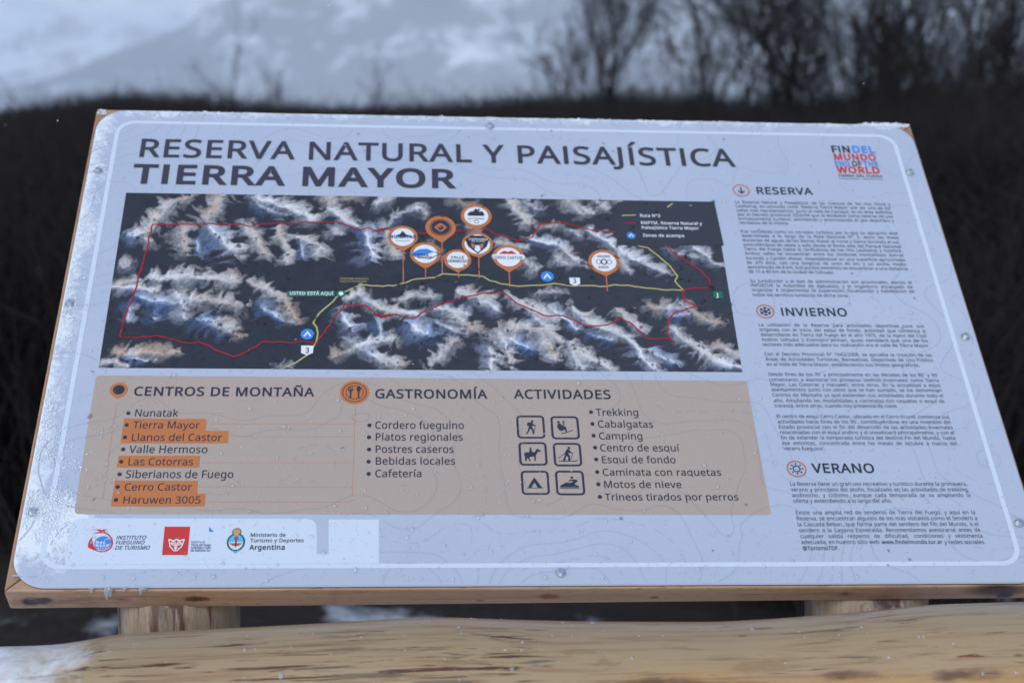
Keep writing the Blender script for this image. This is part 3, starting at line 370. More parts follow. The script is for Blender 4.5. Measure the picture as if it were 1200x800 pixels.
9459|417,328 416,295 414,263 410,231 405,199 397,168 387,139 374,112 358,86 340,63 318,42 293,25 265,11 232,0 195,-6 154,-8 143,-8 130,-7 117,-6 103,-4 92,-2 82,0 82,60 92,57 103,55 115,53 128,51 140,50 152,50 188,52 218,58 245,68 268,82 287,99 303,118 316,141 327,165 334,192 340,221 344,250 346,281 341,281 332,269 322,258 310,247 297,238 282,230 266,223 247,218 227,215 204,214 173,216 144,223 118,235 95,250 76,270 61,294 49,321 42,352 40,387 43,426 50,460 63,491 80,517 101,540 127,557 156,570 188,578 223,581 250,579 275,574 299,565 322,553 342,537 361,518 377,495 391,469 402,439 410,406 415,369|223,521 192,518 165,507 142,488 124,463 113,429 110,388 113,354 122,325 137,301 158,284 186,273 220,269 244,271 266,276 286,285 304,296 318,310 330,325 339,341 344,358 346,374 345,392 342,409 338,426 332,443 324,459 315,474 304,487 291,499 277,508 260,516 242,520
á450|231,437 279,433 318,422 347,403 368,375 381,338 385,293 385,0 334,0 320,61 304,46 292,33 279,22 265,13 250,5 234,-1 216,-5 195,-7 172,-8 148,-7 124,-2 103,6 84,16 68,30 55,48 45,68 39,92 37,119 43,159 59,192 87,219 127,238 179,251 243,257 316,259 316,285 313,317 306,342 293,359 275,371 253,378 227,380 205,379 183,376 163,370 143,363 124,355 106,347 84,400 104,410 126,419 151,426 177,432 204,436|252,208 204,203 167,195 141,182 124,165 113,144 110,119 112,97 120,79 132,66 148,56 167,51 188,49 223,52 253,62 279,79 299,103 311,134 315,172 315,210|344,606 339,598 332,589 323,579 314,568 304,557 293,546 282,534 271,523 260,513 249,503 239,494 229,486 183,486 183,496 191,506 200,518 209,532 218,546 227,560 237,575 245,589 253,602 259,614 344,614
é452|234,438 269,435 301,427 329,414 354,396 374,373 390,346 402,315 409,281 411,244 411,201 117,201 122,157 134,119 154,90 181,69 215,56 254,52 280,53 305,56 327,60 348,66 370,73 392,82 392,20 370,11 349,4 327,-1 304,-5 279,-7 251,-8 212,-5 176,3 143,17 114,36 90,61 70,91 56,126 47,167 44,212 47,257 55,297 68,333 86,364 108,390 134,411 164,426 198,435|233,380 202,377 175,366 154,348 137,323 125,293 119,257 338,257 336,281 333,302 326,322 318,338 306,353 292,364 276,373 256,378|347,606 342,598 335,589 326,579 317,568 307,557 296,546 285,534 274,523 263,513 253,503 242,494 233,486 186,486 186,496 194,506 203,518 212,532 221,546 231,560 240,575 248,589 256,602 262,614 347,614
í207|139,0 68,0 68,430 139,430|222,606 217,598 210,589 201,579 192,568 182,557 171,546 160,534 149,523 138,513 128,503 117,494 107,486 61,486 61,496 69,506 78,518 87,532 96,546 106,560 115,575 123,589 131,602 137,614 222,614
ó485|442,216 440,181 436,150 428,121 417,95 404,71 388,51 369,33 348,18 324,7 299,-1 271,-6 241,-8 214,-6 188,-1 163,7 140,18 119,33 100,51 84,71 70,95 59,121 51,150 46,181 44,216 47,261 55,301 68,336 87,367 110,392 137,412 169,426 204,435 244,438 281,435 316,426 347,412 374,392 398,367 417,336 431,301 439,261|117,216 119,184 123,154 130,128 141,105 155,86 172,71 192,59 216,53 243,51 270,53 294,59 314,71 331,86 345,105 356,128 363,154 367,184 369,216 367,248 363,277 355,303 345,325 331,344 314,359 294,370 270,376 242,379 202,374 171,359 147,335 130,303 120,263|362,606 356,598 349,589 341,579 331,568 321,557 311,546 300,534 289,523 278,513 267,503 257,494 247,486 200,486 200,496 209,506 217,518 227,532 236,546 245,560 254,575 263,589 270,602 277,614 362,614
ú496|427,430 427,0 370,0 359,57 346,43 334,31 321,20 306,11 290,4 273,-1 256,-5 238,-7 220,-8 187,-6 159,-1 134,8 112,21 95,38 81,59 71,85 65,114 63,148 63,430 135,430 135,153 137,122 145,96 158,76 176,62 200,53 230,51 260,53 285,59 306,69 323,82 336,100 345,121 352,146 356,175 357,206 357,430|366,606 361,598 354,589 346,579 336,568 326,557 316,546 305,534 294,523 283,513 272,503 262,494 252,486 205,486 205,496 214,506 222,518 231,532 241,546 250,560 259,575 268,589 275,602 281,614 366,614
ñ496|275,438 322,434 361,421 391,401 413,371 426,330 431,280 431,0 361,0 361,275 358,307 351,333 338,353 319,367 295,376 265,379 222,374 189,361 166,338 151,308 142,269 139,223 139,0 68,0 68,430 125,430 136,371 140,371 150,385 162,398 175,409 190,418 206,425 222,431 239,435 257,437|101,486 103,501 106,516 110,529 115,541 121,552 128,561 136,569 145,576 155,581 165,585 177,588 189,589 201,588 212,586 223,582 234,577 245,572 255,566 265,560 275,555 284,550 294,546 302,544 311,543 323,544 332,548 340,555 346,564 351,575 355,589 395,589 390,560 381,536 368,515 351,499 331,490 308,487 297,488 286,490 275,494 264,498 254,504 243,510 233,516 223,521 214,526 204,529 195,532 186,532 174,531 165,527 157,521 151,512 146,500 142,486
Á512|437,0 368,177 141,177 73,0 0,0 224,575 289,575 512,0|282,415 274,438 263,473 255,500 247,468 238,438 230,415 165,241 346,241|374,749 368,741 361,732 353,722 343,711 333,700 323,688 312,677 301,666 290,656 279,646 269,637 259,629 213,629 213,638 221,649 229,661 239,674 248,688 257,703 266,717 275,732 282,745 289,757 374,757
É446|398,0 78,0 78,573 398,573 398,509 150,509 150,330 383,330 383,268 150,268 150,63 398,63|363,749 358,741 351,732 342,722 333,711 323,700 312,688 301,677 290,666 279,656 269,646 258,637 249,629 202,629 202,638 210,649 219,661 228,674 237,688 247,703 256,717 264,732 272,745 278,757 363,757
Í272|239,0 32,0 32,42 99,57 99,515 32,531 32,573 239,573 239,531 172,515 172,57 239,42|255,749 249,741 243,732 234,722 225,711 215,700 204,688 193,677 182,666 171,656 160,646 150,637 140,629 94,629 94,638 102,649 111,661 120,674 129,688 138,703 148,717 156,732 164,745 170,757 255,757
Ó626|577,287 576,244 570,204 561,166 547,132 531,101 510,73 486,49 459,29 428,13 393,1 355,-6 314,-8 271,-6 232,1 196,13 165,29 138,49 114,73 94,101 78,132 65,167 56,204 51,245 49,288 52,344 62,396 78,442 100,482 130,517 166,545 208,565 258,577 314,581 369,577 417,565 459,545 495,517 524,483 547,442 564,396 574,344|125,287 127,241 134,200 145,163 161,131 182,104 207,83 238,67 273,58 314,55 354,58 390,67 420,83 445,104 465,131 481,163 492,200 499,241 501,287 496,354 481,411 456,457 421,491 373,511 314,518 274,515 238,506 207,490 182,469 161,443 145,411 134,374 127,333|432,749 427,741 420,732 411,722 402,711 392,700 381,688 370,677 359,666 348,656 338,646 327,637 318,629 271,629 271,638 279,649 288,661 297,674 306,688 316,703 325,717 333,732 341,745 347,757 432,757
Ú586|513,202 511,164 503,128 489,95 470,65 446,40 416,20 380,4 338,-5 290,-8 225,-2 171,18 128,50 97,93 78,144 72,204 72,573 144,573 144,201 148,158 161,122 182,93 211,72 248,59 294,55 327,57 355,63 379,73 399,88 415,105 427,126 435,149 440,174 442,202 442,573 513,573|412,749 407,741 400,732 391,722 382,711 372,700 361,688 350,677 339,666 328,656 318,646 307,637 298,629 251,629 251,638 259,649 268,661 277,674 286,688 296,703 305,717 313,732 321,745 327,757 412,757
Ñ609|532,0 447,0 141,476 139,462 140,448 141,432 143,378 144,359 144,340 144,320 144,0 78,0 78,573 161,573 467,99 468,137 466,193 465,213 464,232 464,249 464,573 532,573|158,629 160,644 163,658 167,672 172,684 178,694 185,704 193,712 202,719 212,724 222,728 234,731 246,731 258,731 269,728 280,725 291,720 302,714 312,709 322,703 332,697 341,692 350,689 359,686 368,686 379,687 389,691 397,697 403,706 408,718 412,732 452,732 447,703 438,678 425,658 408,642 388,633 365,630 354,630 343,633 332,636 321,641 311,646 300,652 290,658 280,664 271,668 261,672 252,674 243,675 231,674 222,670 214,664 208,655 203,643 199,629
.215|58,43 59,61 64,75 72,85 82,92 94,96 107,97 120,96 132,92 142,85 151,75 156,61 157,43 156,26 151,12 142,2 132,-6 120,-10 107,-11 94,-10 82,-6 72,2 64,12 59,26
,215|154,84 149,65 143,45 136,23 128,1 120,-20 111,-42 102,-63 94,-84 85,-103 33,-103 38,-83 43,-61 49,-38 53,-15 58,8 63,31 67,53 70,74 73,93 148,93
'180|128,573 112,366 68,366 52,573
/298|290,573 77,0 8,0 221,573
°343|172,334 147,336 125,341 105,350 87,362 72,376 60,393 51,413 46,434 44,457 46,481 51,502 60,522 72,539 86,553 104,565 124,574 147,579 172,581 196,579 218,574 238,565 256,553 271,539 283,522 292,502 297,481 299,457 297,434 292,413 283,393 271,376 256,362 238,350 218,341 196,336|172,382 196,384 215,391 229,403 239,418 245,436 247,457 245,479 239,498 228,513 214,525 195,532 172,534 149,532 129,525 115,513 104,498 98,479 96,457 98,436 104,418 115,403 129,391 149,384
@721|674,286 673,262 671,238 666,214 659,191 651,170 640,150 627,133 613,117 597,105 578,95 558,89 536,87 513,90 493,97 478,109 465,123 457,140 451,157 447,157 436,138 422,122 405,107 385,96 361,90 334,87 297,92 265,106 240,128 222,159 211,195 207,237 209,270 216,302 228,330 244,355 263,376 287,394 314,407 344,414 377,417 400,416 423,414 446,411 467,407 485,402 500,398 492,235 491,215 491,206 492,181 497,163 506,151 516,143 528,139 540,137 556,139 570,146 583,158 593,173 602,191 609,212 614,236 617,261 618,287 615,334 605,376 588,413 566,445 538,471 506,492 469,508 429,517 387,520 343,517 302,510 265,498 232,482 203,461 177,437 155,409 137,378 123,344 112,308 106,269 104,227 107,177 117,133 132,93 154,60 181,32 215,10 253,-6 298,-15 347,-18 379,-17 410,-14 441,-8 469,0 496,8 520,16 520,-38 496,-48 470,-55 442,-62 413,-67 381,-70 347,-71 287,-67 233,-56 185,-36 144,-9 110,25 82,65 62,112 50,166 47,225 49,273 57,319 70,363 88,404 110,440 137,474 169,502 204,527 244,547 288,561 335,570 387,573 427,570 465,564 502,553 535,538 566,519 593,496 617,469 637,439 653,406 665,369 672,329|269,235 272,204 279,179 290,160 305,147 323,140 345,137 372,141 393,152 409,171 421,195 428,225 432,258 437,358 429,361 421,362 411,364 400,365 389,366 378,366 353,364 332,358 314,347 300,333 288,317 280,298 274,278 271,257
-258|32,184 32,246 226,246 226,184
´225|193,606 188,598 181,589 172,579 163,568 153,557 142,546 131,534 120,523 109,513 99,503 88,494 79,486 32,486 32,496 40,506 49,518 58,532 67,546 77,560 86,575 94,589 102,602 108,614 193,614
:215|58,43 59,61 64,75 72,85 82,92 94,96 107,97 120,96 132,92 142,85 151,75 156,61 157,43 156,26 151,12 142,2 132,-6 120,-10 107,-11 94,-10 82,-6 72,2 64,12 59,26|58,387 59,405 64,419 72,429 82,436 94,440 107,441 120,440 132,436 142,429 151,419 156,405 157,387 156,369 151,355 142,345 132,338 120,333 107,332 94,333 82,338 72,345 64,355 59,369
·215|58,283 59,301 64,315 72,325 82,331 94,335 107,337 120,335 132,331 142,325 151,315 156,301 157,283 156,266 151,252 142,241 132,234 120,230 107,229 94,230 82,234 72,241 64,252 59,266
 209"""


# ------------------------------------------------------------------ materials
INK = srgb(38, 40, 52)
M = {}
M['ink'] = mat('print_slate', srgb(48, 50, 64), .4); M['body'] = mat('print_body_grey', srgb(66, 68, 84), .4)
M['title'] = mat('print_title_grey', srgb(62, 60, 70), .4)
M['navy'] = mat('print_navy', srgb(44, 56, 96), .4)
M['blue'] = mat('print_blue', srgb(62, 138, 214), .4)
M['red'] = mat('print_red', srgb(206, 56, 52), .4)
M['white'] = mat('print_white', (.83, .83, .82), .35)
M['yellow'] = mat('print_route_yellow', srgb(186, 178, 112), .4)
M['routered'] = mat('print_route_red', srgb(168, 30, 40), .4)
M['orange'] = mat('print_orange', srgb(196, 118, 64), .4)
M['dashorange'] = mat('print_dash_orange', srgb(196, 116, 84), .4)
M['green'] = mat('print_green', srgb(28, 112, 84), .4)
M['legend'] = mat('print_legend_dark', srgb(58, 59, 66), .4)
M['skyblue'] = mat('print_sky_blue', srgb(88, 186, 232), .4)
M['gold'] = mat('print_gold', srgb(206, 160, 70), .4)
M['contour'] = mat('print_contour', srgb(173, 181, 198), .4)
M['contour_box'] = mat('print_contour_box', srgb(172, 155, 145), .4)

def panel_material():
    m = mat('printed_panel', srgb(206, 209, 214), .33)
    t = NT(m)
    vec = t.coord()
    x, y, z = t.sep(vec)
    base = t.mix(t.ramp(t.noise(vec, 3, 5), [(.35, 0), (.7, 1)]), srgb(188, 193, 206), srgb(182, 188, 203))
    # rime: along the left edge, the top edge and the lower left corner
    n1 = t.noise(vec, 16, 8, .68); n2 = t.noise(vec, 140, 3, .6)
    le = t.n('ShaderNodeMapRange'); t.put(le.inputs['Value'], x); le.inputs['From Min'].default_value = .0; le.inputs['From Max'].default_value = .052; le.inputs['To Min'].default_value = .62; le.inputs['To Max'].default_value = 0
    te = t.n('ShaderNodeMapRange'); t.put(te.inputs['Value'], y); te.inputs['From Min'].default_value = 0; te.inputs['From Max'].default_value = -.03; te.inputs['To Min'].default_value = .52; te.inputs['To Max'].default_value = 0
    cl = t.n('ShaderNodeVectorMath', operation='DISTANCE'); t.put(cl.inputs[0], vec); cl.inputs[1].default_value = (.03, -.72, 0)
    ce = t.n('ShaderNodeMapRange'); t.put(ce.inputs['Value'], cl.outputs['Value']); ce.inputs['From Min'].default_value = .02; ce.inputs['From Max'].default_value = .085; ce.inputs['To Min'].default_value = .8; ce.inputs['To Max'].default_value = 0
    d = t.math('MAXIMUM', t.math('MAXIMUM', le.outputs[0], te.outputs[0]), ce.outputs[0])
    f = t.math('ADD', d, t.math('MULTIPLY', t.math('SUBTRACT', n1, .5), 1.1))
    f = t.math('ADD', f, t.math('MULTIPLY', t.math('SUBTRACT', n2, .5), .7))
    fr = t.ramp(f, [(.34, 0), (.62, .85)])
    t.put(t.b.inputs['Base Color'], t.mix(fr, base, (.86, .88, .9, 1)))
    t.put(t.b.inputs['Roughness'], t.math('ADD', t.math('MULTIPLY', fr, .45), .32))
    t.bump(t.math('ADD', t.math('MULTIPLY', fr, n2), t.math('MULTIPLY', t.noise(vec, 9, 3), .15)), .25, .003)
    return m
M['panel'] = panel_material()
M['line'] = mat('print_white_line', srgb(212, 219, 230), .35)

def box_material():
    m = mat('print_beige', srgb(190, 166, 152), .36); t = NT(m); v = t.coord()
    t.put(t.b.inputs['Base Color'], t.mix(t.noise(v, 4, 5), srgb(186, 166, 150), srgb(178, 160, 146)))
    return m
M['box'] = box_material()

H_BOARD = .8001
def wood_material(name, light, dark, streak, knots=True, axis=0, wet=.3, streak_amt=.5, scale=1.0, grey=None, spots=()):
    m = mat(name, light, .5, .4, wet); t = NT(m)
    st = [26, 26, 26]; st[axis] = 1.3
    v = t.coord(scale=tuple(s * scale for s in st))
    v0 = t.coord()
    g = t.noise(v, 2.2, 7, .62, .5)
    base = t.mix(t.ramp(g, [(.3, 0), (.72, 1)]), light, dark)
    big = t.noise(v0, 4.0 * scale, 4, .6)
    base = t.mix(t.ramp(big, [(.38, 0), (.7, .55)]), base, dark)
    st2 = [30, 30, 30]; st2[axis] = 2.6
    s2 = t.noise(t.coord(scale=tuple(s * scale for s in st2), loc=(3, 1, 7)), .62, 5, .62, .25)
    sk = t.ramp(s2, [(.66 - .1 * streak_amt, 0), (.72 - .1 * streak_amt, .9)])
    s3 = t.noise(t.coord(scale=tuple(s * scale for s in st), loc=(9, 4, 2)), 5.5, 5, .6, .4)
    fine = t.ramp(s3, [(.62, 0), (.70, .7)])
    c = t.mix(sk, base, streak)
    c = t.mix(fine, c, tuple(a * .5 + b * .2 for a, b in zip(dark, streak)))
    if grey:
        gm = t.ramp(t.noise(t.coord(scale=tuple(s * scale for s in st), loc=(5, 5, 5)), .8, 4), [(.52, 0), (.72, .8)])
        c = t.mix(gm, c, grey)
    if knots:
        vk = [7, 7, 7]; vk[axis] = 2.4
        vo = t.n('ShaderNodeTexVoronoi'); t.put(vo.inputs['Vector'], t.mix(.06, t.coord(scale=tuple(s * scale for s in vk), loc=(.3, .7, .1)), v0)); vo.inputs['Scale'].default_value = 1.0
        kn = t.ramp(vo.outputs['Distance'], [(.045, 1), (.11, 0)])
        c = t.mix(kn, c, tuple(x * .35 for x in streak[:3]) + (1,))
    for kx, kz, kr, kc in spots:
        dv = t.n('ShaderNodeVectorMath', operation='SUBTRACT'); t.put(dv.inputs[0], v0); dv.inputs[1].default_value = (kx, -H_BOARD, kz)
        xx, yy, zz = t.sep(dv.outputs[0])
        d_ = t.math('SQRT', t.math('ADD', t.math('POWER', t.math('MULTIPLY', xx, .5), 2.0), t.math('POWER', zz, 2.0)))
        d_ = t.math('ADD', d_, t.math('MULTIPLY', t.math('SUBTRACT', t.noise(v0, 90, 3), .5), kr * 1.6))
        near = t.math('LESS_THAN', t.math('ABSOLUTE', yy), .05)
        c = t.mix(t.math('MULTIPLY', near, t.ramp(d_, [(0, 1), (kr * .75, 1), (kr * 1.0, 0)])), c, kc)
    sp_ = t.noise(t.coord(scale=tuple((60 if k_ == axis else 420) * 1.0 for k_ in range(3)), loc=(2, 2, 2)), 1.0, 3)
    c = t.mix(t.ramp(sp_, [(.60, 0), (.68, .6)]), c, tuple(x * .35 for x in dark[:3]) + (1,))
    gr = t.ramp(t.noise(t.coord(loc=(4, 2, 6)), 13, 5, .65), [(.5, 0), (.72, .55)])
    c = t.mix(gr, c, tuple(x * .5 for x in dark[:3]) + (1,))
    t.put(t.b.inputs['Base Color'], c)
    t.put(t.b.inputs['Roughness'], t.ramp(g, [(.2, .42), (.8, .62)]))
    t.bump(t.math('SUBTRACT', t.math('MULTIPLY', g, .5), t.math('ADD', t.math('MULTIPLY', sk, .5), t.math('MULTIPLY', fine, .5))), .45, .003)
    return m
BLK, RED_ = srgb(30, 24, 22), srgb(138, 70, 34)
M['plank'] = wood_material('pine_plank', srgb(206, 164, 130), srgb(176, 136, 108), srgb(118, 76, 54), True, 0, .15, .45, grey=srgb(126, 120, 120), spots=(
    (.022, -.026, .0085, BLK), (.034, -.022, .006, BLK), (.206, -.022, .0065, srgb(120, 70, 40)), (.204, -.021, .0042, BLK), (.216, -.021, .004, RED_), (.121, -.021, .0042, RED_),
    (.955, -.018, .0042, BLK), (1.147, -.022, .0075, BLK), (.606, -.020, .005, RED_), (.528, -.029, .003, RED_), (.73, -.024, .0022, BLK)))
M['plank_side'] = wood_material('pine_plank_side', srgb(186, 146, 112), srgb(156, 118, 90), srgb(118, 76, 54), True, 1, .15, .3)
M['post'] = wood_material('bark_streaked_post', srgb(196, 176, 150), srgb(146, 118, 92), srgb(80, 46, 32), False, 2, .1, 1.5, 2.0, srgb(156, 148, 138))
M['ply'] = wood_material('backing_board_wood', srgb(170, 128, 94), srgb(140, 100, 72), srgb(104, 64, 44), False, 0)

def log_material():
    m = mat('peeled_log', srgb(200, 156, 98), .45, .5, .35); t = NT(m)
    v0 = t.coord()
    x, y, z = t.sep(v0)
    v = t.coord(scale=(1.2, 22, 22))
    g = t.noise(v, 2.0, 9, .68, .6)
    base = t.mix(t.ramp(g, [(.36, 0), (.64, 1)]), srgb(206, 164, 100), srgb(182, 138, 78))
    big = t.noise(t.coord(scale=(1.5, 7, 7)), 1.6, 5, .6)
    base = t.mix(t.ramp(big, [(.4, 0), (.68, .8)]), base, srgb(164, 120, 72))
    # greyed crest: weathering, plus sky light on the top painted in
    cr = t.math('ADD', z, t.math('MULTIPLY', t.math('SUBTRACT', t.noise(t.coord(scale=(3, 12, 12)), 2, 4), .5), .03))
    crest = t.ramp(cr, [(.062, 0), (.074, 1)])
    base = t.mix(t.math('MULTIPLY', crest, .9), base, srgb(170, 144, 108))
    # fibres, bark left behind in streaks, grey mould, small knots
    fb = t.noise(t.coord(scale=(5, 190, 190)), 1.0, 5, .6, .3)
    c = t.mix(t.ramp(fb, [(.36, .45), (.50, 0)]), base, srgb(136, 94, 52))
    def streaks(sc, loc, cut, mcut, col, c, amt=1.0, msc=(3, 8, 8)):
        s1 = t.noise(t.coord(scale=sc, loc=loc), 1.0, 6, .64, .45)
        mk = t.ramp(t.noise(t.coord(scale=msc, loc=(loc[2], loc[0], loc[1])), 1.0, 3), [(mcut, 0), (mcut + .07, 1)])
        a_ = t.math('MULTIPLY', t.math('MULTIPLY', t.ramp(s1, [(cut, 0), (cut + .045, 1)]), mk), amt)
        return t.mix(a_, c, col), a_
    c, bark = streaks((4.4, 150, 150), (2.1, 3.3, 1.2), .565, .50, srgb(92, 50, 24), c)
    c, bark2 = streaks((14, 170, 170), (6.1, 1.3, 5.2), .60, .48, srgb(112, 64, 32), c)
    c, grey = streaks((9, 150, 150), (1.1, 8.3, 3.2), .57, .54, srgb(92, 80, 60), c, .7)
    c, grey2 = streaks((9, 60, 60), (4.1, 2.3, 9.2), .57, .52, srgb(140, 110, 68), c, .5)
    # a dark seam just under the crest
    sm = t.math('ADD', z, t.math('MULTIPLY', t.math('SUBTRACT', t.noise(t.coord(scale=(2.2, 4, 4), loc=(8, 8, 8)), 1.6, 5, .6), .5), .05))
    seam = t.math('MULTIPLY', t.ramp(sm, [(.060, 0), (.063, 1), (.066, 1), (.069, 0)]), t.ramp(t.noise(t.coord(scale=(4, 9, 9), loc=(1, 5, 2)), 1.3, 4), [(.46, 0), (.56, .95)]))
    c = t.mix(seam, c, srgb(84, 48, 26))
    vo = t.n('ShaderNodeTexVoronoi'); t.put(vo.inputs['Vector'], t.coord(scale=(6, 17, 17), loc=(.3, .7, .1))); vo.inputs['Scale'].default_value = 1.0
    c = t.mix(t.ramp(vo.outputs['Distance'], [(.022, .9), (.055, 0)]), c, srgb(88, 52, 30))
    bark = t.math('ADD', bark, seam, True)
    # snow lying on the left end
    sn = t.math('ADD', t.math('MULTIPLY', x, -9.0), t.math('MULTIPLY', t.math('SUBTRACT', t.noise(v0, 22, 6, .65), .5), 2.6))
    snm = t.ramp(sn, [(.0, 0), (.5, .0), (.62, .2), (1.0, 1)])
    nd = t.n('ShaderNodeMapRange'); t.put(nd.inputs['Value'], sn); nd.inputs['From Min'].default_value = 3.9; nd.inputs['From Max'].default_value = 5.2
    snow = nd.outputs[0]
    c = t.mix(snow, c, (.86, .88, .9, 1))
    t.put(t.b.inputs['Base Color'], c)
    t.put(t.b.inputs['Roughness'], t.math('ADD', t.ramp(g, [(.2, .34), (.8, .52)]), t.math('MULTIPLY', snow, .35)))
    h = t.math('SUBTRACT', t.math('ADD', t.math('MULTIPLY', g, .4), t.math('MULTIPLY', snow, 1.0)), t.math('ADD', t.math('MULTIPLY', bark, .5), t.math('MULTIPLY', grey, .5)))
    t.bump(h, .5, .003)
    return m
M['log'] = log_material()
M['screw'] = mat('zinc_screw', (.62, .64, .66), .32); M['screw'].node_tree.nodes['Principled BSDF'].inputs['Metallic'].default_value = .9
M['edge'] = mat('panel_edge_painted_shade', srgb(46, 52, 66), .5)  # dark colour paints the shadow gap between panel and wood
def snow_mat(name):
    m = mat(name, (.85, .87, .9), .65); t = NT(m); v = t.coord()
    t.put(t.b.inputs['Base Color'], t.mix(t.noise(v, 300, 2), (.8, .83, .88, 1), (.9, .91, .92, 1)))
    t.b.inputs['Subsurface Weight'].default_value = 0
    return m
M['frost'] = snow_mat('rime_snow')

def water_material(name, white, glass):
    """a bead: clear body, sharp sky highlight, a white share that paints gathered light in drops, cloudiness in ice"""
    m = bpy.data.materials.new(name); m.use_nodes = True
    t = m.node_tree; t.nodes.clear()
    out = t.nodes.new('ShaderNodeOutputMaterial')
    gl = t.nodes.new('ShaderNodeBsdfGlass'); gl.inputs['IOR'].default_value = 1.33; gl.inputs['Roughness'].default_value = .0
    tr = t.nodes.new('ShaderNodeBsdfTransparent'); tr.inputs[0].default_value = (1, 1, 1, 1)
    df = t.nodes.new('ShaderNodeBsdfDiffuse'); df.inputs[0].default_value = (.86, .88, .9, 1)
    go = t.nodes.new('ShaderNodeBsdfGlossy'); go.inputs['Roughness'].default_value = .08
    fr = t.nodes.new('ShaderNodeFresnel'); fr.inputs[0].default_value = 1.27
    m0 = t.nodes.new('ShaderNodeMixShader'); m1 = t.nodes.new('ShaderNodeMixShader'); m2 = t.nodes.new('ShaderNodeMixShader')
    m0.inputs[0].default_value = white; t.links.new(tr.outputs[0], m0.inputs[1]); t.links.new(df.outputs[0], m0.inputs[2])
    t.links.new(fr.outputs[0], m1.inputs[0]); t.links.new(m0.outputs[0], m1.inputs[1]); t.links.new(go.outputs[0], m1.inputs[2])
    m2.inputs[0].default_value = glass
    t.links.new(m1.outputs[0], m2.inputs[1]); t.links.new(gl.outputs[0], m2.inputs[2]); t.links.new(m2.outputs[0], out.inputs[0])
    return m
M['water'] = water_material('water_drop', .0, .85); M['bright_bead'] = water_material('painted_bright_drop', .27, .0); M['ice'] = water_material('ice', .25, .25)  # panel and log drops: white share paints in the light they gather

# ------------------------------------------------------------------ the setting
def ground():
    m = mat('peat_ground', (.03, .025, .022), .9, .2); t = NT(m); v = t.coord()
    x, y, z = t.sep(v)
    n = t.noise(v, 1.6, 6, .65); fine = t.noise(v, 14, 4)
    base = t.mix(fine, (.020, .016, .014, 1), (.045, .036, .030, 1))
    mr = t.n('ShaderNodeMapRange'); t.put(mr.inputs['Value'], y)
    mr.inputs['From Min'].default_value = 1.6; mr.inputs['From Max'].default_value = 3.4; mr.inputs['To Min'].default_value = .34; mr.inputs['To Max'].default_value = -.11  # snow cover near the viewer, added as bounce fill
    fa = t.n('ShaderNodeMapRange'); t.put(fa.inputs['Value'], y)
    fa.inputs['From Min'].default_value = 45; fa.inputs['From Max'].default_value = 120; fa.inputs['To Min'].default_value = 0; fa.inputs['To Max'].default_value = .30  # unseen far snow, added to brighten haze and mountains
    sn = t.ramp(t.math('ADD', t.math('ADD', n, mr.outputs[0]), fa.outputs[0]), [(.46, 0), (.60, 1)])
    t.put(t.b.inputs['Base Color'], t.mix(sn, base, (.78, .8, .84, 1)))
    t.bump(t.math('ADD', fine, sn), .5, .05)
    ring = [0, 2, 4, 7, 12, 20, 40, 80, 200, 600, 2000, 5600]
    vs, fs = [(0, 0, 0)], []
    K = 48
    for i, r in enumerate(ring[1:]):
        for k in range(K):
            a = 2 * math.pi * k / K
            vs.append((max(-3450, min(3450, r * math.cos(a))), max(-300, min(5500, r * math.sin(a))), .05 * math.sin(r * 1.7 + k) * (r < 50) * (r > 3)))
    for k in range(K): fs.append((0, 1 + k, 1 + (k + 1) % K))
    for i in range(len(ring) - 2):
        for k in range(K):
            a, b = 1 + i * K, 1 + (i + 1) * K
            fs.append((a + k, b + k, b + (k + 1) % K, a + (k + 1) % K))
    o = mesh('ground', vs, fs, m, None, True)
    tag(o, 'dark peat ground with patches of snow', None, None, 'structure')
ground()

def mountain(name, label, x0, x1, y0, depth, height, nx, ny, seed, wood_line, dens, f0, f1):
    u = np.linspace(0, 1, nx)[None, :].repeat(ny, 0); v = np.linspace(0, 1, ny)[:, None].repeat(nx, 1)
    X = x0 + (x1 - x0) * u; Y = y0 + depth * v
    h = height(X) * (v ** .9) * (1 - .25 * v)
    rid = 1 - np.abs(fbm(X / 420, Y / 420, 5, seed) * 2 - 1)
    rid2 = fbm(X / 160, Y / 160, 4, seed + 3)
    Z = h * (.72 + .42 * (rid - .5) + .16 * (rid2 - .5)) - 2
    Xd = X + 50 * (fbm(X / 500, Y / 500, 3, seed + 5) - .5)
    vs = np.stack([Xd, Y, Z], -1).reshape(-1, 3)
    fs = [(j * nx + i, j * nx + i + 1, (j + 1) * nx + i + 1, (j + 1) * nx + i) for j in range(ny - 1) for i in range(nx - 1)]
    m = mat(name + '_snow_and_forest', (.8, .82, .85), .8, .2); t = NT(m); c = t.coord()
    x, y, z = t.sep(c)
    n = t.noise(t.coord(scale=(1, .5, 1.6), rot=(0, .35, 0)), .007, 8, .66, .8); n2 = t.noise(c, .03, 5, .6)
    el = t.n('ShaderNodeMapRange'); t.put(el.inputs['Value'], z); el.inputs['From Min'].default_value = 0; el.inputs['From Max'].default_value = wood_line; el.inputs['To Min'].default_value = f0; el.inputs['To Max'].default_value = f1
    f = t.math('ADD', t.math('ADD', n, el.outputs[0]), t.math('MULTIPLY', t.math('SUBTRACT', n2, .5), .35))
    fo = t.ramp(f, [(.46, 0), (.58, dens)])
    t.put(t.b.inputs['Base Color'], t.mix(fo, (.8, .83, .86, 1), (.05, .05, .055, 1)))
    o = mesh(name, vs.tolist(), fs, m, None, True)
    tag(o, label, None, None, 'structure')
    return o
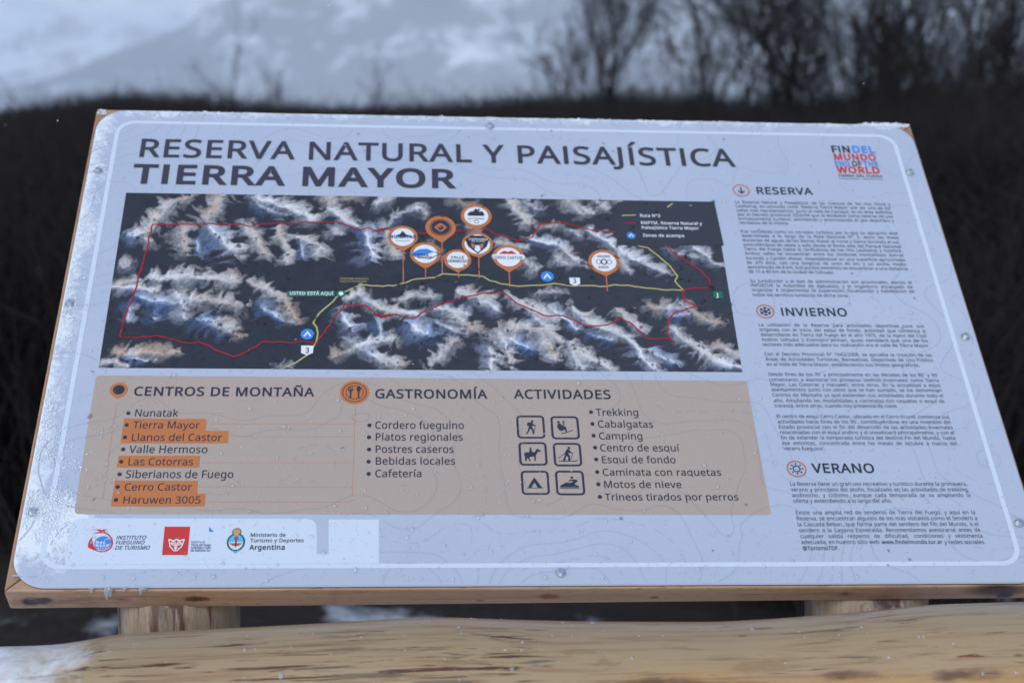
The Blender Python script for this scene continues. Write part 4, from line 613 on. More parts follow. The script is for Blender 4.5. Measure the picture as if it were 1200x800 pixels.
# far snowy wall of mountains, then a nearer flank that climbs from the left to the right
mountain('mountains', 'snow covered mountain wall in thin haze behind the plain', -3400, 3400, 3600, 1500, lambda X: 900 + 160 * np.sin(X / 700 + 1), 150, 60, 11, 260, .44, .08, -.08)
mountain('hills', 'nearer wooded mountain flank climbing to the right, patched with snow', -900, 2200, 1950, 900, lambda X: np.clip((X + 800) * 1.0, 0, 800) + 0 * X, 130, 60, 5, 300, .60, .17, -.05)

# ------------------------------------------------------------------ bare shrubs and trees
def tube_mesh(segs, sides=3):
    """segs: list of (p0, p1, r0, r1) -> verts, faces (open tapered prisms), vectorised"""
    P0 = np.array([s[0] for s in segs]); P1 = np.array([s[1] for s in segs])
    R0 = np.array([s[2] for s in segs]); R1 = np.array([s[3] for s in segs])
    d = P1 - P0; L = np.linalg.norm(d, axis=1, keepdims=True) + 1e-9; d = d / L
    ref = np.where(np.abs(d[:, 2:3]) > .9, np.array([[1., 0, 0]]), np.array([[0., 0, 1]]))
    a = np.cross(d, ref); a /= np.linalg.norm(a, axis=1, keepdims=True) + 1e-9
    b = np.cross(d, a)
    vs = np.zeros((len(segs), 2 * sides, 3))
    for k in range(sides):
        t = 2 * math.pi * k / sides
        o = a * math.cos(t) + b * math.sin(t)
        vs[:, k] = P0 + o * R0[:, None]; vs[:, sides + k] = P1 + o * R1[:, None]
    base = (np.arange(len(segs)) * 2 * sides)[:, None]
    fs = []
    for k in range(sides):
        k2 = (k + 1) % sides
        fs.append(base + np.array([[k, k2, sides + k2, sides + k]]))
    F = np.concatenate(fs, 0)
    return vs.reshape(-1, 3), F

def fast_mesh(name, V, F, m, parent=None):
    me = bpy.data.meshes.new(name)
    me.vertices.add(len(V)); me.vertices.foreach_set('co', np.ascontiguousarray(V, dtype=np.float32).ravel())
    n = F.shape[1]
    me.loops.add(F.size); me.loops.foreach_set('vertex_index', np.ascontiguousarray(F, dtype=np.int32).ravel())
    me.polygons.add(len(F)); me.polygons.foreach_set('loop_start', np.arange(0, F.size, n, dtype=np.int32))
    me.update(calc_edges=True); me.validate()
    return link(name, me, m, parent)

def bark_mat(name, a, b):
    m = mat(name, a, .85, .2); t = NT(m); v = t.coord()
    t.put(t.b.inputs['Base Color'], t.mix(t.noise(v, 3, 4), a, b)); return m
M['twig'] = bark_mat('dark_twigs', (.020, .016, .016, 1), (.036, .029, .028, 1))
M['trunk'] = bark_mat('dark_bark', (.026, .022, .022, 1), (.045, .038, .036, 1))

def grow(p, d, L, r, lvl, R, trunk, twigs, spread, kids_at):
    """recursive bare tree"""
    n = 4 if lvl < 2 else 3
    pts = [np.array(p)]; dd = np.array(d, float)
    for i in range(n):
        dd = dd + np.array([R.gauss(0, .10), R.gauss(0, .10), R.gauss(.05, .06)]); dd /= np.linalg.norm(dd)
        pts.append(pts[-1] + dd * L / n)
    for i in range(n):
        ra = r * (1 - .55 * i / n); rb = r * (1 - .55 * (i + 1) / n)
        (trunk if lvl < 2 else twigs).append((pts[i], pts[i + 1], ra, rb))
    if lvl >= 5: return
    kids = kids_at[lvl]
    for k in range(kids):
        t = R.uniform(.25, 1.0) if lvl else R.uniform(.18, 1.0)
        i = min(int(t * n), n - 1); q = pts[i] + (pts[i + 1] - pts[i]) * (t * n - i)
        az = R.uniform(0, 2 * math.pi); sp = spread * R.uniform(.6, 1.25)
        side = np.cross(dd, [math.cos(az), math.sin(az), .3]); side /= np.linalg.norm(side) + 1e-9
        nd = dd * math.cos(sp) + side * math.sin(sp) + np.array([0, 0, .10]); nd /= np.linalg.norm(nd)
        grow(q, nd, L * (R.uniform(.22, .44) if lvl == 0 else R.uniform(.45, .72)), max(r * .52 * (1.1 - .45 * t), .0026), lvl + 1, R, trunk, twigs, spread, kids_at)

def tree(px, D, top, label, seed, stems=3, spread=.55, thick=.05):
    R = random.Random(seed)
    base = Vector(((px - 600) / 1800 * D, D, 0))
    e = bpy.data.objects.new('bare_tree', None); COL.objects.link(e); e.location = base
    tag(e, label, 'tree', 'bare trees behind the board')
    tr, tw = [], []
    for s in range(stems):
        az = R.uniform(0, 6.28); ln = R.uniform(.05, .42) if stems > 1 else .05
        d = np.array([math.cos(az) * ln, math.sin(az) * ln, 1.0]); d /= np.linalg.norm(d)
        grow((R.gauss(0, .06), R.gauss(0, .06), -.05), d, top * R.uniform(.66, .86), thick * R.uniform(.7, 1), 0, R, tr, tw, spread, (5, 3, 3, 2, 1) if D > 18 else (9, 5, 4, 3, 1) if px > 900 else (8, 4, 4, 3, 1))
    V, F = tube_mesh(tr, 5); fast_mesh('trunk', V, F, M['trunk'], e)
    V, F = tube_mesh(tw, 3); fast_mesh('crown', V, F, M['twig'], e)
TREES = [
 (690, 14.5, 2.55, 'bare fan shaped tree alone above the middle of the board', 1, 4, .56, .034),
 (768, 17.5, 1.95, 'low thin bare bush between the fan shaped tree and the tall trees', 3, 2, .6, .026),
 (848, 12.5, 3.1, 'tall straight stemmed bare tree at the left of the dense trees', 4, 3, .58, .036),
 (962, 12.5, 3.5, 'largest dense bare tree with dark stems rising out of the frame', 61, 5, .62, .036),
 (1038, 13.0, 3.4, 'dense bare tree just right of the largest one', 7, 4, .62, .034),
 (1115, 13.0, 2.65, 'rounded bare tree above the upper right corner of the board', 8, 4, .66, .030),
 (1198, 11.0, 2.25, 'low dark bare tree cut off by the right edge of the photo', 9, 4, .66, .030),
 (308, 23.0, 2.15, 'small sparse bare tree above the first words of the board title', 10, 3, .6, .036),
 (452, 23.0, 2.1, 'faint sparse bare tree left of centre before the mountain flank', 12, 3, .6, .034)]
for a in TREES: tree(*a)

def undergrowth():
    R = random.Random(77); segs = []
    for i in range(9400):
        az = math.radians(R.uniform(-27, 27) if i < 6800 else R.choice((-1, 1)) * R.uniform(27, 46)); D = 4.6 + 42 * R.random() ** 1.9
        if D < 7 and float(fbm(np.array([D * math.sin(az) * .9 + 40]), np.array([D * .9]), 3, 88)[0]) < .52: continue
        cx, cy = D * math.sin(az), D * math.cos(az)
        px = max(-100, min(1300, 600 + 1800 * math.tan(az)))
        e = math.radians(.15 + .22 * math.sin(px / 90) + (.55 * max(0, min(1, (px - 900) / 160)) if D > 8 else 0) - .4 * max(0, (150 - px) / 150))
        tall = 1.5 + D * math.tan(e)
        H = min(tall, .55 + .13 * D) * R.uniform(.72, 1.0)
        if D > 12 and R.random() < .25: H *= 1.06
        for k in range(8):
            a = R.uniform(0, 6.28); l = R.uniform(.1, .55)
            p0 = np.array([cx + R.gauss(0, .12), cy + R.gauss(0, .12), 0]); dr = np.array([math.cos(a) * l, math.sin(a) * l, 1.0])
            p1 = p0 + dr * H * .5; 
            p2 = p1 + (dr * .8 + np.array([R.gauss(0, .25), R.gauss(0, .25), .15])) * H * .5
            r = .0011 * D ** .5 + .0014
            segs.append((p0, p1, r * 1.5, r * 1.1)); segs.append((p1, p2, r * 1.1, r * .3))
            for q in range(3):
                t = R.uniform(.3, 1); s = p0 + (p1 - p0) * t if R.random() < .5 else p1 + (p2 - p1) * t * .8
                segs.append((s, s + np.array([R.gauss(0, .28), R.gauss(0, .28), R.uniform(.15, .5)]) * H * .45, r * .8, r * .3))
    V, F = tube_mesh(segs, 3)
    o = fast_mesh('undergrowth', V, F, M['twig'])
    tag(o, 'dark leafless scrub covering the plain behind the board', 'scrub', None, 'stuff')
undergrowth()

# ------------------------------------------------------------------ the information board
U = Vector((0.99684, 0.07703, -0.01961)); V_ = Vector((0.04539, -0.7542, -0.65507)); N_ = Vector((0.06525, -0.65211, 0.75531))
U.normalize(); V_ = (V_ - U * U.dot(V_)).normalized(); N_ = U.cross(-V_).normalized()
ORG = Vector((-0.5968, 2.2471, 1.4874))
BOARD_M = Matrix(((U.x, -V_.x, N_.x, ORG.x), (U.y, -V_.y, N_.y, ORG.y), (U.z, -V_.z, N_.z, ORG.z), (0, 0, 0, 1)))
W, H = 1.2, .7976
def world_pt(u, v, w=0): return BOARD_M @ Vector((u, -v, w))

board = bpy.data.objects.new('information_board', None); COL.objects.link(board)
gp = world_pt(.6, .4); board.location = (gp.x, gp.y, 0)
tag(board, 'sloping information board printed with a reserve map and Spanish text, on two log posts', 'information board')
bpy.context.view_layer.update()
def on_board(o):
    o.parent = board
    o.matrix_parent_inverse = Matrix.Identity(4)
    o.matrix_basis = Matrix.Translation(board.location).inverted() @ BOARD_M
    return o

def rounded(x0, y0, x1, y1, r, n=10):
    P = []
    for cx, cy, a0 in ((x1 - r, y1 - r, 0), (x0 + r, y1 - r, 90), (x0 + r, y0 + r, 180), (x1 - r, y0 + r, 270)):
        for k in range(n + 1):
            a = math.radians(a0 + 90 * k / n); P.append((cx + r * math.cos(a), cy + r * math.sin(a)))
    return P

def prism_panel():
    T = .003
    P = rounded(.0015, -H + .0015, W - .0015, -.0015, .040, 12); Q = rounded(0, -H, W, 0, .0415, 12); n = len(P)
    vs = [(x, y, 0) for x, y in P] + [(x, y, -.0015) for x, y in Q] + [(x, y, -T) for x, y in Q]
    fs = [tuple(range(n))] + [(j * n + i, (j + 1) * n + i, (j + 1) * n + (i + 1) % n, j * n + (i + 1) % n) for j in range(2) for i in range(n)]
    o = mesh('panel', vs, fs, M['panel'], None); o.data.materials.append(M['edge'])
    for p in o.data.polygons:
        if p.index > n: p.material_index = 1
    return on_board(o)
panel = prism_panel()

# wood: mitred frame of four planks and the board that closes it
def plank(name, pts, z0, z1, m, label=None, bev=.0025):
    taper = lambda x: z0 if z0 > -.0405 else z0 + .008 * x
    bm = bmesh.new(); n = len(pts)
    lo = [bm.verts.new((x, y, taper(x))) for x, y in pts]; hi = [bm.verts.new((x, y, z1)) for x, y in pts]
    bm.faces.new(hi); bm.faces.new(lo[::-1])
    for i in range(n): bm.faces.new((lo[i], lo[(i + 1) % n], hi[(i + 1) % n], hi[i]))
    bm.normal_update(); bmesh.ops.recalc_face_normals(bm, faces=bm.faces)
    bmesh.ops.bevel(bm, geom=bm.edges[:], offset=bev, segments=2, affect='EDGES', profile=.6)
    me = bpy.data.meshes.new(name); bm.to_mesh(me); bm.free()
    return on_board(link(name, me, m))
a, b, c, d = -.005, W + .003, .004, -H - .0025
k = .07; g = .0006
plank('frame_plank', [(a, d), (b, d), (b - k, d + k), (a + k, d + k)], -.0412, -.0035, M['plank'])
plank('frame_plank', [(a, c), (a + k, c - k), (b - k, c - k), (b, c)], -.0412, -.0035, M['plank'])
plank('frame_plank', [(a, d + g * 2), (a + k - g, d + k + g), (a + k - g, c - k - g), (a, c - g * 2)], -.0412, -.0035, M['plank_side'])
plank('frame_plank', [(b, d + g * 2), (b, c - g * 2), (b - k + g, c - k - g), (b - k + g, d + k + g)], -.0412, -.0035, M['plank_side'])
plank('backing_board', [(a + k + .001, d + k + .001), (b - k - .001, d + k + .001), (b - k - .001, c - k - .001), (a + k + .001, c - k - .001)], -.030, -.004, M['ply'])

def screw(u, v):
    bm = bmesh.new()
    def cyl(r0, r1, z0, z1, n, rot=0.0):
        lo = [bm.verts.new((r0 * math.cos(2 * math.pi * i / n + rot), r0 * math.sin(2 * math.pi * i / n + rot), z0)) for i in range(n)]
        hi = [bm.verts.new((r1 * math.cos(2 * math.pi * i / n + rot), r1 * math.sin(2 * math.pi * i / n + rot), z1)) for i in range(n)]
        for i in range(n): bm.faces.new((lo[i], lo[(i + 1) % n], hi[(i + 1) % n], hi[i]))
        bm.faces.new(hi)
    cyl(.0062, .0058, .0003, .0016, 20); rr = random.uniform(0, 1)
    cyl(.0042, .0042, .0016, .0052, 6, rr); cyl(.0042, .0034, .0052, .0060, 6, rr)
    me = bpy.data.meshes.new('screw'); bm.to_mesh(me); bm.free()
    o = link('screw', me, M['screw']); on_board(o)
    o.matrix_basis = o.matrix_basis @ Matrix.Translation((u, -v, 0))
for u, v in SCREW: screw(u / 1000, v / 1000)

def post(px0, px1, Y, seed):
    R = np.random.default_rng(seed)
    xc = ((px0 + px1) / 2 - 600) / 1800 * (Y / math.cos(.15)) ; r0 = (px1 - px0) / 2 / 1800 * Y * 1.02
    n, m = 40, 26
    nrm = N_; dpl = nrm.dot(world_pt(0, 0, -.036))
    vs, fs = [], []
    for j in range(m + 1):
        for i in range(n):
            th = 2 * math.pi * i / n
            z0 = -.25
            rr = r0 * (1 + .018 * math.sin(3 * th + seed) + .012 * math.sin(7 * th + j * .2))
            x = xc + rr * math.cos(th); y = Y + rr * math.sin(th)
            ztop = (dpl - nrm.x * x - nrm.y * y) / nrm.z
            vs.append(Vector((x, y, z0 + (ztop - z0) * j / m)) - board.location)
    for j in range(m):
        for i in range(n): fs.append((j * n + i, j * n + (i + 1) % n, (j + 1) * n + (i + 1) % n, (j + 1) * n + i))
    fs.append(tuple(m * n + i for i in range(n)))
    mesh('post', vs, fs, M['post'], board, True)
post(126, 269, 1.748, 1)
post(954, 1097, 1.808, 2)

# ------------------------------------------------------------------ print: flat layers a fraction of a millimetre above the sheet
L_CONT, L_BOX, L_CONT2, L_HL, L_TXT, L_A, L_B, L_C, L_D = .00012, .00025, .00035, .00045, .0006, .00072, .00084, .00096, .00108

class Print:
    """collects flat polygons (mm on the board, v downwards) for one layer and one ink"""
    def __init__(s): s.v, s.f = [], []
    def poly(s, loops, z):
        loops = [l for l in loops if len(l) > 2]
        if not loops: return s
        flat = [Vector((x / 1000, -y / 1000, 0)) for l in loops for x, y in l]
        b = len(s.v)
        s.v += [(p.x, p.y, z) for p in flat]
        L3 = [[Vector((x, -y, 0)) for x, y in l] for l in loops]
        for t in tessellate_polygon(L3):
            A, B, C = (flat[i] for i in t)
            cr = (B - A).cross(C - A).z
            if abs(cr) < 1e-13: continue
            s.f.append(tuple(b + i for i in (t if cr > 0 else t[::-1])))
        return s
    def ribbon(s, P, w, z, closed=False):
        P = [np.array(p, float) for p in P]
        if closed: P = P + [P[0]]
        n = len(P); b = len(s.v)
        for i in range(n):
            if closed and i in (0, n - 1): d0, d1 = P[0] - P[-2], P[1] - P[0]
            else: d0 = P[i] - P[i - 1] if i else P[1] - P[0]; d1 = P[i + 1] - P[i] if i < n - 1 else P[-1] - P[-2]
            d0 = d0 / (np.linalg.norm(d0) + 1e-9); d1 = d1 / (np.linalg.norm(d1) + 1e-9)
            t = d0 + d1; t = t / (np.linalg.norm(t) + 1e-9); nn = np.array([-t[1], t[0]])
            k = 1 / max(.5, float(nn @ np.array([-d0[1], d0[0]])))
            for sg in (1, -1):
                q = P[i] + nn * k * w / 2 * sg; s.v.append((q[0] / 1000, -q[1] / 1000, z))
        for i in range(n - 1): s.f.append((b + 2 * i, b + 2 * i + 2, b + 2 * i + 3, b + 2 * i + 1))
        return s
    def disc(s, c, rx, ry, z, n=28, hole=None):
        o = [(c[0] + rx * math.cos(2 * math.pi * i / n), c[1] + ry * math.sin(2 * math.pi * i / n)) for i in range(n)]
        if hole is None: return s.poly([o], z)
        P = [(c[0] + (rx + hole[0]) / 2 * math.cos(2 * math.pi * i / n), c[1] + (ry + hole[1]) / 2 * math.sin(2 * math.pi * i / n)) for i in range(n)]
        return s.ribbon(P, (rx - hole[0]), z, True)
    def build(s, name, m, parent, label=None):
        if not s.f: return None
        o = mesh(name, s.v, s.f, m, None if parent is board else parent)
        if parent is board: on_board(o)
        if label: o['label'] = label
        return o

class Multi:
    """one printed mark in several inks: one mesh with a material per ink"""
    def __init__(s): s.p = {}
    def __getitem__(s, ink): return s.p.setdefault(ink, Print())
    def build(s, name, parent, label=None):
        v, f, mi, inks = [], [], [], []
        for ink, pr in s.p.items():
            if not pr.f: continue
            b = len(v); v += pr.v; f += [tuple(b + i for i in q) for q in pr.f]; mi += [len(inks)] * len(pr.f); inks.append(ink)
        o = mesh(name, v, f, M[inks[0]], parent)
        for ink in inks[1:]: o.data.materials.append(M[ink])
        o.data.polygons.foreach_set('material_index', mi)
        if label: o['label'] = label
        return o

GL = {}
for row in GLYPHS.split('\n'):
    if not row: continue
    parts = row[1:].split('|')
    GL[row[0]] = (int(parts[0]), [[tuple(map(int, q.split(','))) for q in l.split()] for l in parts[1:]])
bar = [(79, 0), (79, 573), (151, 573), (151, 0)]                 # plain capital I without serifs
acc = [l for l in GL['Í'][1] if min(p[1] for p in l) > 573]
cx0 = sum(p[0] for p in GL['Í'][1][0]) / len(GL['Í'][1][0])
GL['I'] = (230, [bar]); GL['Í'] = (230, [bar] + [[(p[0] + 115 - cx0, p[1]) for p in l] for l in acc])
def embolden(L, d):
    """push an outline to the left of its direction by d"""
    n = len(L); out = []
    for i in range(n):
        p, q, r = (np.array(L[i - 1], float), np.array(L[i], float), np.array(L[(i + 1) % n], float))
        a = q - p; b = r - q; a /= np.linalg.norm(a) + 1e-9; b /= np.linalg.norm(b) + 1e-9
        na = np.array([-a[1], a[0]]); nb = np.array([-b[1], b[0]]); m_ = na + nb; l = np.linalg.norm(m_)
        m_ = m_ / l if l > 1e-6 else na
        k = min(1 / max(float(m_ @ na), .2), 2.2)
        out.append(tuple(q + m_ * d * k))
    return out
def inside(p, P):
    c = False
    for i in range(len(P)):
        (x1, y1), (x2, y2) = P[i - 1], P[i]
        if (y1 > p[1]) != (y2 > p[1]) and p[0] < (x2 - x1) * (p[1] - y1) / (y2 - y1) + x1: c = not c
    return c

GC = {}
def glyph(ch, bold):
    key = (ch, bold)
    if key not in GC:
        adv, loops = GL[ch]
        stroked = bold and ch in 'MNWÑ'
        raw = loops
        if bold and not stroked: loops = [embolden(l, bold / 2) for l in loops]
        flat, tris = [], []
        area = lambda l: sum(l[i - 1][0] * l[i][1] - l[i][0] * l[i - 1][1] for i in range(len(l)))
        outer = [l for l in loops if area(l) < 0]
        for o_ in outer:                                           # each outline with the counters that lie in it
            grp = [o_] + [l for l in loops if area(l) >= 0 and inside(l[0], o_)]
            b0 = len(flat); fl = [p for l in grp for p in l]; flat += fl
            for t in tessellate_polygon([[Vector((x, y, 0)) for x, y in l] for l in grp]):
                A, B, C = (fl[i] for i in t); cr = (B[0] - A[0]) * (C[1] - A[1]) - (B[1] - A[1]) * (C[0] - A[0])
                if abs(cr) > 1: tris.append(tuple(b0 + i for i in (t if cr > 0 else t[::-1])))
        flat = [(p[0], p[1], 0.0) for p in flat]
        if stroked:
            cl = lambda p: (p[0], max(-bold / 2, min(573 + bold / 2, p[1])) if ch != 'Ñ' or p[1] < 590 else p[1])
            for l in raw:
                for i in range(len(l)):
                    p, q = np.array(l[i - 1], float), np.array(l[i], float); d = q - p; L_ = np.linalg.norm(d)
                    if L_ < 1: continue
                    d /= L_; nn = np.array([-d[1], d[0]]) * bold / 2; e = d * bold * .3; b0 = len(flat); z_ = (1 + i % 4) * .000012
                    for w_ in (p - e + nn, p - e - nn, q + e - nn, q + e + nn): flat.append((*cl(w_), z_))
                    tris += [(b0, b0 + 1, b0 + 2), (b0, b0 + 2, b0 + 3)]
        GC[key] = (adv + bold, flat, tris)
    return GC[key]
def natural(s, bold, h): return sum(glyph(c, bold)[0] for c in s) * h / 573
def set_text(pr, s, u0, u1, v, h, bold, it, gap_fill, sx, z):
    k = h / (573 + bold)
    if gap_fill:
        ws = s.split(' '); tot = sum(natural(w, bold, 573) for w in ws) * k * sx
        gap = (u1 - u0 - tot) / max(1, len(ws) - 1)
    x = u0
    for c in s:
        adv, flat, tris = glyph(c, bold)
        if c == ' ':
            x += gap if gap_fill else adv * k * sx; continue
        b = len(pr.v)
        pr.v += [((x + (px + bold / 2) * k * sx + (py * k * .2 if it else 0)) / 1000, (-v + (py + bold / 2) * k) / 1000, z + dz) for px, py, dz in flat]
        pr.f += [tuple(b + i for i in t) for t in tris]
        x += adv * k * sx
JX = min((t[2] - t[1]) / (natural(t[0], t[5], 1) * t[4] / (573 + t[5]) * 573) for t in TEXTS if t[8])
def text_block(items, z=L_TXT):
    pr = Print()
    for s, u0, u1, v, h, bold, col, it, just in items:
        k = h / (573 + bold); nat = natural(s, bold, 573) * k
        sx = min(JX, (u1 - u0) / nat) if just else (u1 - u0) / nat
        set_text(pr, s, u0, u1, v, h, bold, it, just, sx, z)
    return pr
def pick(pred): return [t for t in TEXTS if pred(t)]

# frame line with rounded corners
fx0, fx1 = 31.0, 1168.5; fy0, fy1 = 26.0, 771.0
Print().ribbon([(x, y) for x, y in rounded(fx0, fy0, fx1, fy1, 24, 10)], 6.0, L_BOX, True).build('frame_line', M['line'], panel)
sp = SPONS
strip = Print().poly([[(sp[0][0] + 14, sp[0][1]), (326, 706.5), (334, 709), (338, 716), (339.8, 755), (353, 755), (351.5, 707.4), (410.1, 707.7), (410.7, 767.8), (58.9, 767.8), (56.5, 760), (56.2, 720), (59, 709), (64, 706)]], L_BOX).build('sponsor_strip', M['line'], board)
bx = BOX
boxo = Print().poly([[(61, 493.6), (875, 496.8), (878, 500), (878.1, 699), (875.5, 702), (62, 699.4), (58.8, 696), (57.8, 497)]], L_BOX).build('activity_box', M['box'], board)

# faint topographic contour lines over sheet and box
def contours():
    nx, ny = 220, 148
    gx = np.linspace(2, 1198, nx); gy = np.linspace(2, 795, ny); X, Y = np.meshgrid(gx, gy)
    F = fbm(X / 210, Y / 210, 3, 31, .42) * 10
    A, B = Print(), Print()
    SPB = [(54, 704), (414, 704), (414, 772), (54, 772)]
    for li, lev in enumerate(np.arange(2.7, 8.0, .8)):
        dash = li % 3 == 1
        for j in range(ny - 1):
            for i in range(nx - 1):
                q = (F[j, i], F[j, i + 1], F[j + 1, i + 1], F[j + 1, i])
                if min(q) > lev or max(q) <= lev: continue
                cor = ((gx[i], gy[j]), (gx[i + 1], gy[j]), (gx[i + 1], gy[j + 1]), (gx[i], gy[j + 1])); cr = []
                for e in range(4):
                    a_, b_ = q[e], q[(e + 1) % 4]
                    if (a_ > lev) != (b_ > lev):
                        t = (lev - a_) / (b_ - a_); p0, p1 = cor[e], cor[(e + 1) % 4]
                        cr.append((p0[0] + (p1[0] - p0[0]) * t, p0[1] + (p1[1] - p0[1]) * t))
                for m_ in range(0, len(cr) - 1, 2):
                    p, r = cr[m_], cr[m_ + 1]; mid = ((p[0] + r[0]) / 2, (p[1] + r[1]) / 2)
                    if dash and (int(X[j, i] / 9) + int(Y[j, i] / 9)) % 2: continue
                    if inside(mid, MAP) or inside(mid, SPB) or mid[0] < 4 or mid[0] > 1196: continue
                    if inside(mid, BOX): B.ribbon([p, r], 1.7, L_CONT2)
                    else: A.ribbon([p, r], 1.7, L_CONT)
    A.build('contour_lines', M['contour'], panel); B.build('contour_lines', M['contour_box'], boxo)
contours()

# lettering
def colour(c): return lambda t: t[6] == c
MAPQ = MAP
def on_map(t): return inside((t[1] + 2, t[3] - 1), MAPQ)
def is_logo(t): return t[3] < 140 and t[1] > 1050
def is_spons(t): return t[3] > 706 and t[1] < 420
def in_box(t): return inside((t[1] + 1, t[3] - 1), BOX)
def words_of(items, parent, name): return text_block(items).build(name, M[items[0][6]], parent)
for t in pick(colour('title')): words_of([t], panel, 'title_lettering')
body = pick(lambda t: not on_map(t) and not is_logo(t) and not is_spons(t) and not in_box(t) and t[6] == 'ink')
small = sorted([t for t in body if t[4] < 9], key=lambda t: t[3]); para = []
for t in small:
    if para and t[3] - para[-1][3] > 11: text_block(para).build('body_text', M['body'], panel); para = []
    para.append(t)
text_block(para).build('body_text', M['body'], panel)
for t in body:
    if t[4] >= 9: words_of([t], panel, 'section_heading')
inbox = pick(in_box)
for t in inbox:
    if t[5] > 30: words_of([t], boxo, 'box_heading')
for lo, hi in ((0, 300), (300, 560), (560, 900)):
    tb = text_block([t for t in inbox if t[5] <= 30 and lo < t[1] < hi])
    for b_ in BUL:
        if lo < b_[0] < hi: tb.disc(b_, 2.6, 2.9, L_TXT, 12)
    tb.build('box_list', M['ink'], boxo)
mp = Multi()
for c in ('ink', 'blue', 'red'):
    tb = text_block(pick(lambda t: is_logo(t) and t[6] == c)); mp[c].v, mp[c].f = tb.v, tb.f
mp.build('destination_logo', panel)
for lo, hi, c in ((0, 160, 'navy'), (160, 230, 'navy'), (230, 420, 'ink')):
    words_of(pick(lambda t: is_spons(t) and lo < t[1] < hi), strip, 'sponsor_lettering')

# the box: highlights, dashes, icons
for q in HL: Print().poly([q], L_HL).build('list_highlight', M['orange'], boxo)
for (p, q) in DASH:
    pr = Print(); p, q = np.array(p), np.array(q); L = np.linalg.norm(q - p); n = int(L / 3.4)
    for i in range(n): pr.ribbon([p + (q - p) * (i / n), p + (q - p) * ((i + .62) / n)], .7, L_CONT2 + .00004)
    pr.build('dashed_line', M['dashorange'], boxo)
def teardrop(c, r, tip, n=40):
    """pin outline: circle with a point below"""
    P = []; a = math.radians(38)
    for i in range(n + 1):
        t = math.pi / 2 + a + (2 * math.pi - 2 * a) * i / n
        P.append((c[0] + r[0] * math.cos(t), c[1] + r[1] * math.sin(t)))
    P.append(tip); return P
c_, t_ = PINHEAD
mp = Multi(); mp['orange'].poly([teardrop(c_, (11, 11.5), t_)], L_TXT); mp['ink'].disc(c_, 7.2, 7.4, L_A); mp.build('pin_icon', boxo)
ar, sn_, su, fk = CIRC
mp = Multi(); mp['orange'].disc(ar, 12.3, 12.3, L_TXT, 36, (10.6, 10.6)); sym = mp['ink']
x, y = ar; sym.ribbon([(x, y - 6.5), (x, y + 5.5)], 1.9, L_A); sym.ribbon([(x - 4.6, y + 1), (x, y + 6), (x + 4.6, y + 1)], 1.9, L_A + .00003)
mp.build('arrow_icon', panel)
mp = Multi(); mp['orange'].disc(sn_, 12.3, 12.3, L_TXT, 36, (10.6, 10.6)); sym = mp['ink']
x, y = sn_
for k_ in range(3):
    t = math.radians(90 + 60 * k_); ux, uy = math.cos(t), math.sin(t)
    sym.ribbon([(x - 8 * ux, y - 8 * uy), (x + 8 * ux, y + 8 * uy)], 1.4, L_A + .00002 * k_)
    for sg in (1, -1):
        bx_, by_ = x + sg * 4.6 * ux, y + sg * 4.6 * uy
        for da in (45, -45):
            tt = t + math.radians(da) + (0 if sg > 0 else math.pi); sym.ribbon([(bx_, by_), (bx_ + 3.4 * math.cos(tt), by_ + 3.4 * math.sin(tt))], 1.2, L_A + .00008)
mp.build('snowflake_icon', panel)
mp = Multi(); mp['orange'].disc(su, 12.3, 12.3, L_TXT, 36, (10.6, 10.6)); sym = mp['ink']
x, y = su; sym.disc(su, 5.0, 5.0, L_A, 24, (3.6, 3.6))
for k_ in range(8):
    t = math.radians(45 * k_); sym.ribbon([(x + 6.2 * math.cos(t), y + 6.2 * math.sin(t)), (x + 8.6 * math.cos(t), y + 8.6 * math.sin(t))], 1.6, L_A + .00003)
mp.build('sun_icon', panel)
mp = Multi(); mp['orange'].disc(fk, 18.3, 18.3, L_TXT, 40); f_ = mp['ink']; x, y = fk
f_.disc(fk, 15.2, 15.2, L_A, 40, (14.2, 14.2)); f_.disc(fk, 11.2, 11.2, L_A, 32, (10.4, 10.4))
for s_ in (-1, 1): f_.ribbon([(x + s_ * 5, y - 2), (x + s_ * 5, y + 9.5)], 2.0, L_B)
for k_ in (-2.2, 0, 2.2): f_.ribbon([(x - 5 + k_, y - 9.5), (x - 5 + k_, y - 3)], 1.0, L_B + .00002)
f_.ribbon([(x - 8, y - 3), (x - 2, y - 3)], 1.8, L_B + .00004); f_.disc((x + 5, y - 5.4), 2.7, 4.6, L_B + .00004)
mp.build('cutlery_icon', boxo)
for q, (nm, polys) in zip(ICONS, PICT.items()):
    order = {'hiker': 0, 'lift': 1, 'horse': 2, 'skier': 3, 'tent': 4, 'sled': 5}; q = ICONS[order[nm]]
    cx = sum(p[0] for p in q) / 4; cy = sum(p[1] for p in q) / 4
    w_ = (q[1][0] - q[0][0]) / 2 - 1.2; h_ = (q[3][1] - q[0][1]) / 2 - 1.0
    p_ = Print().ribbon(rounded(cx - w_, cy - h_, cx + w_, cy + h_, 4.2, 6), 2.7, L_TXT, True)
    for i, q in enumerate(polys): p_.poly([q], L_TXT + .00003 * i)
    p_.build({'hiker': 'hiker_icon', 'lift': 'chairlift_icon', 'horse': 'rider_icon', 'skier': 'skier_icon', 'tent': 'tent_icon', 'sled': 'snowmobile_icon'}[nm], M['ink'], boxo)

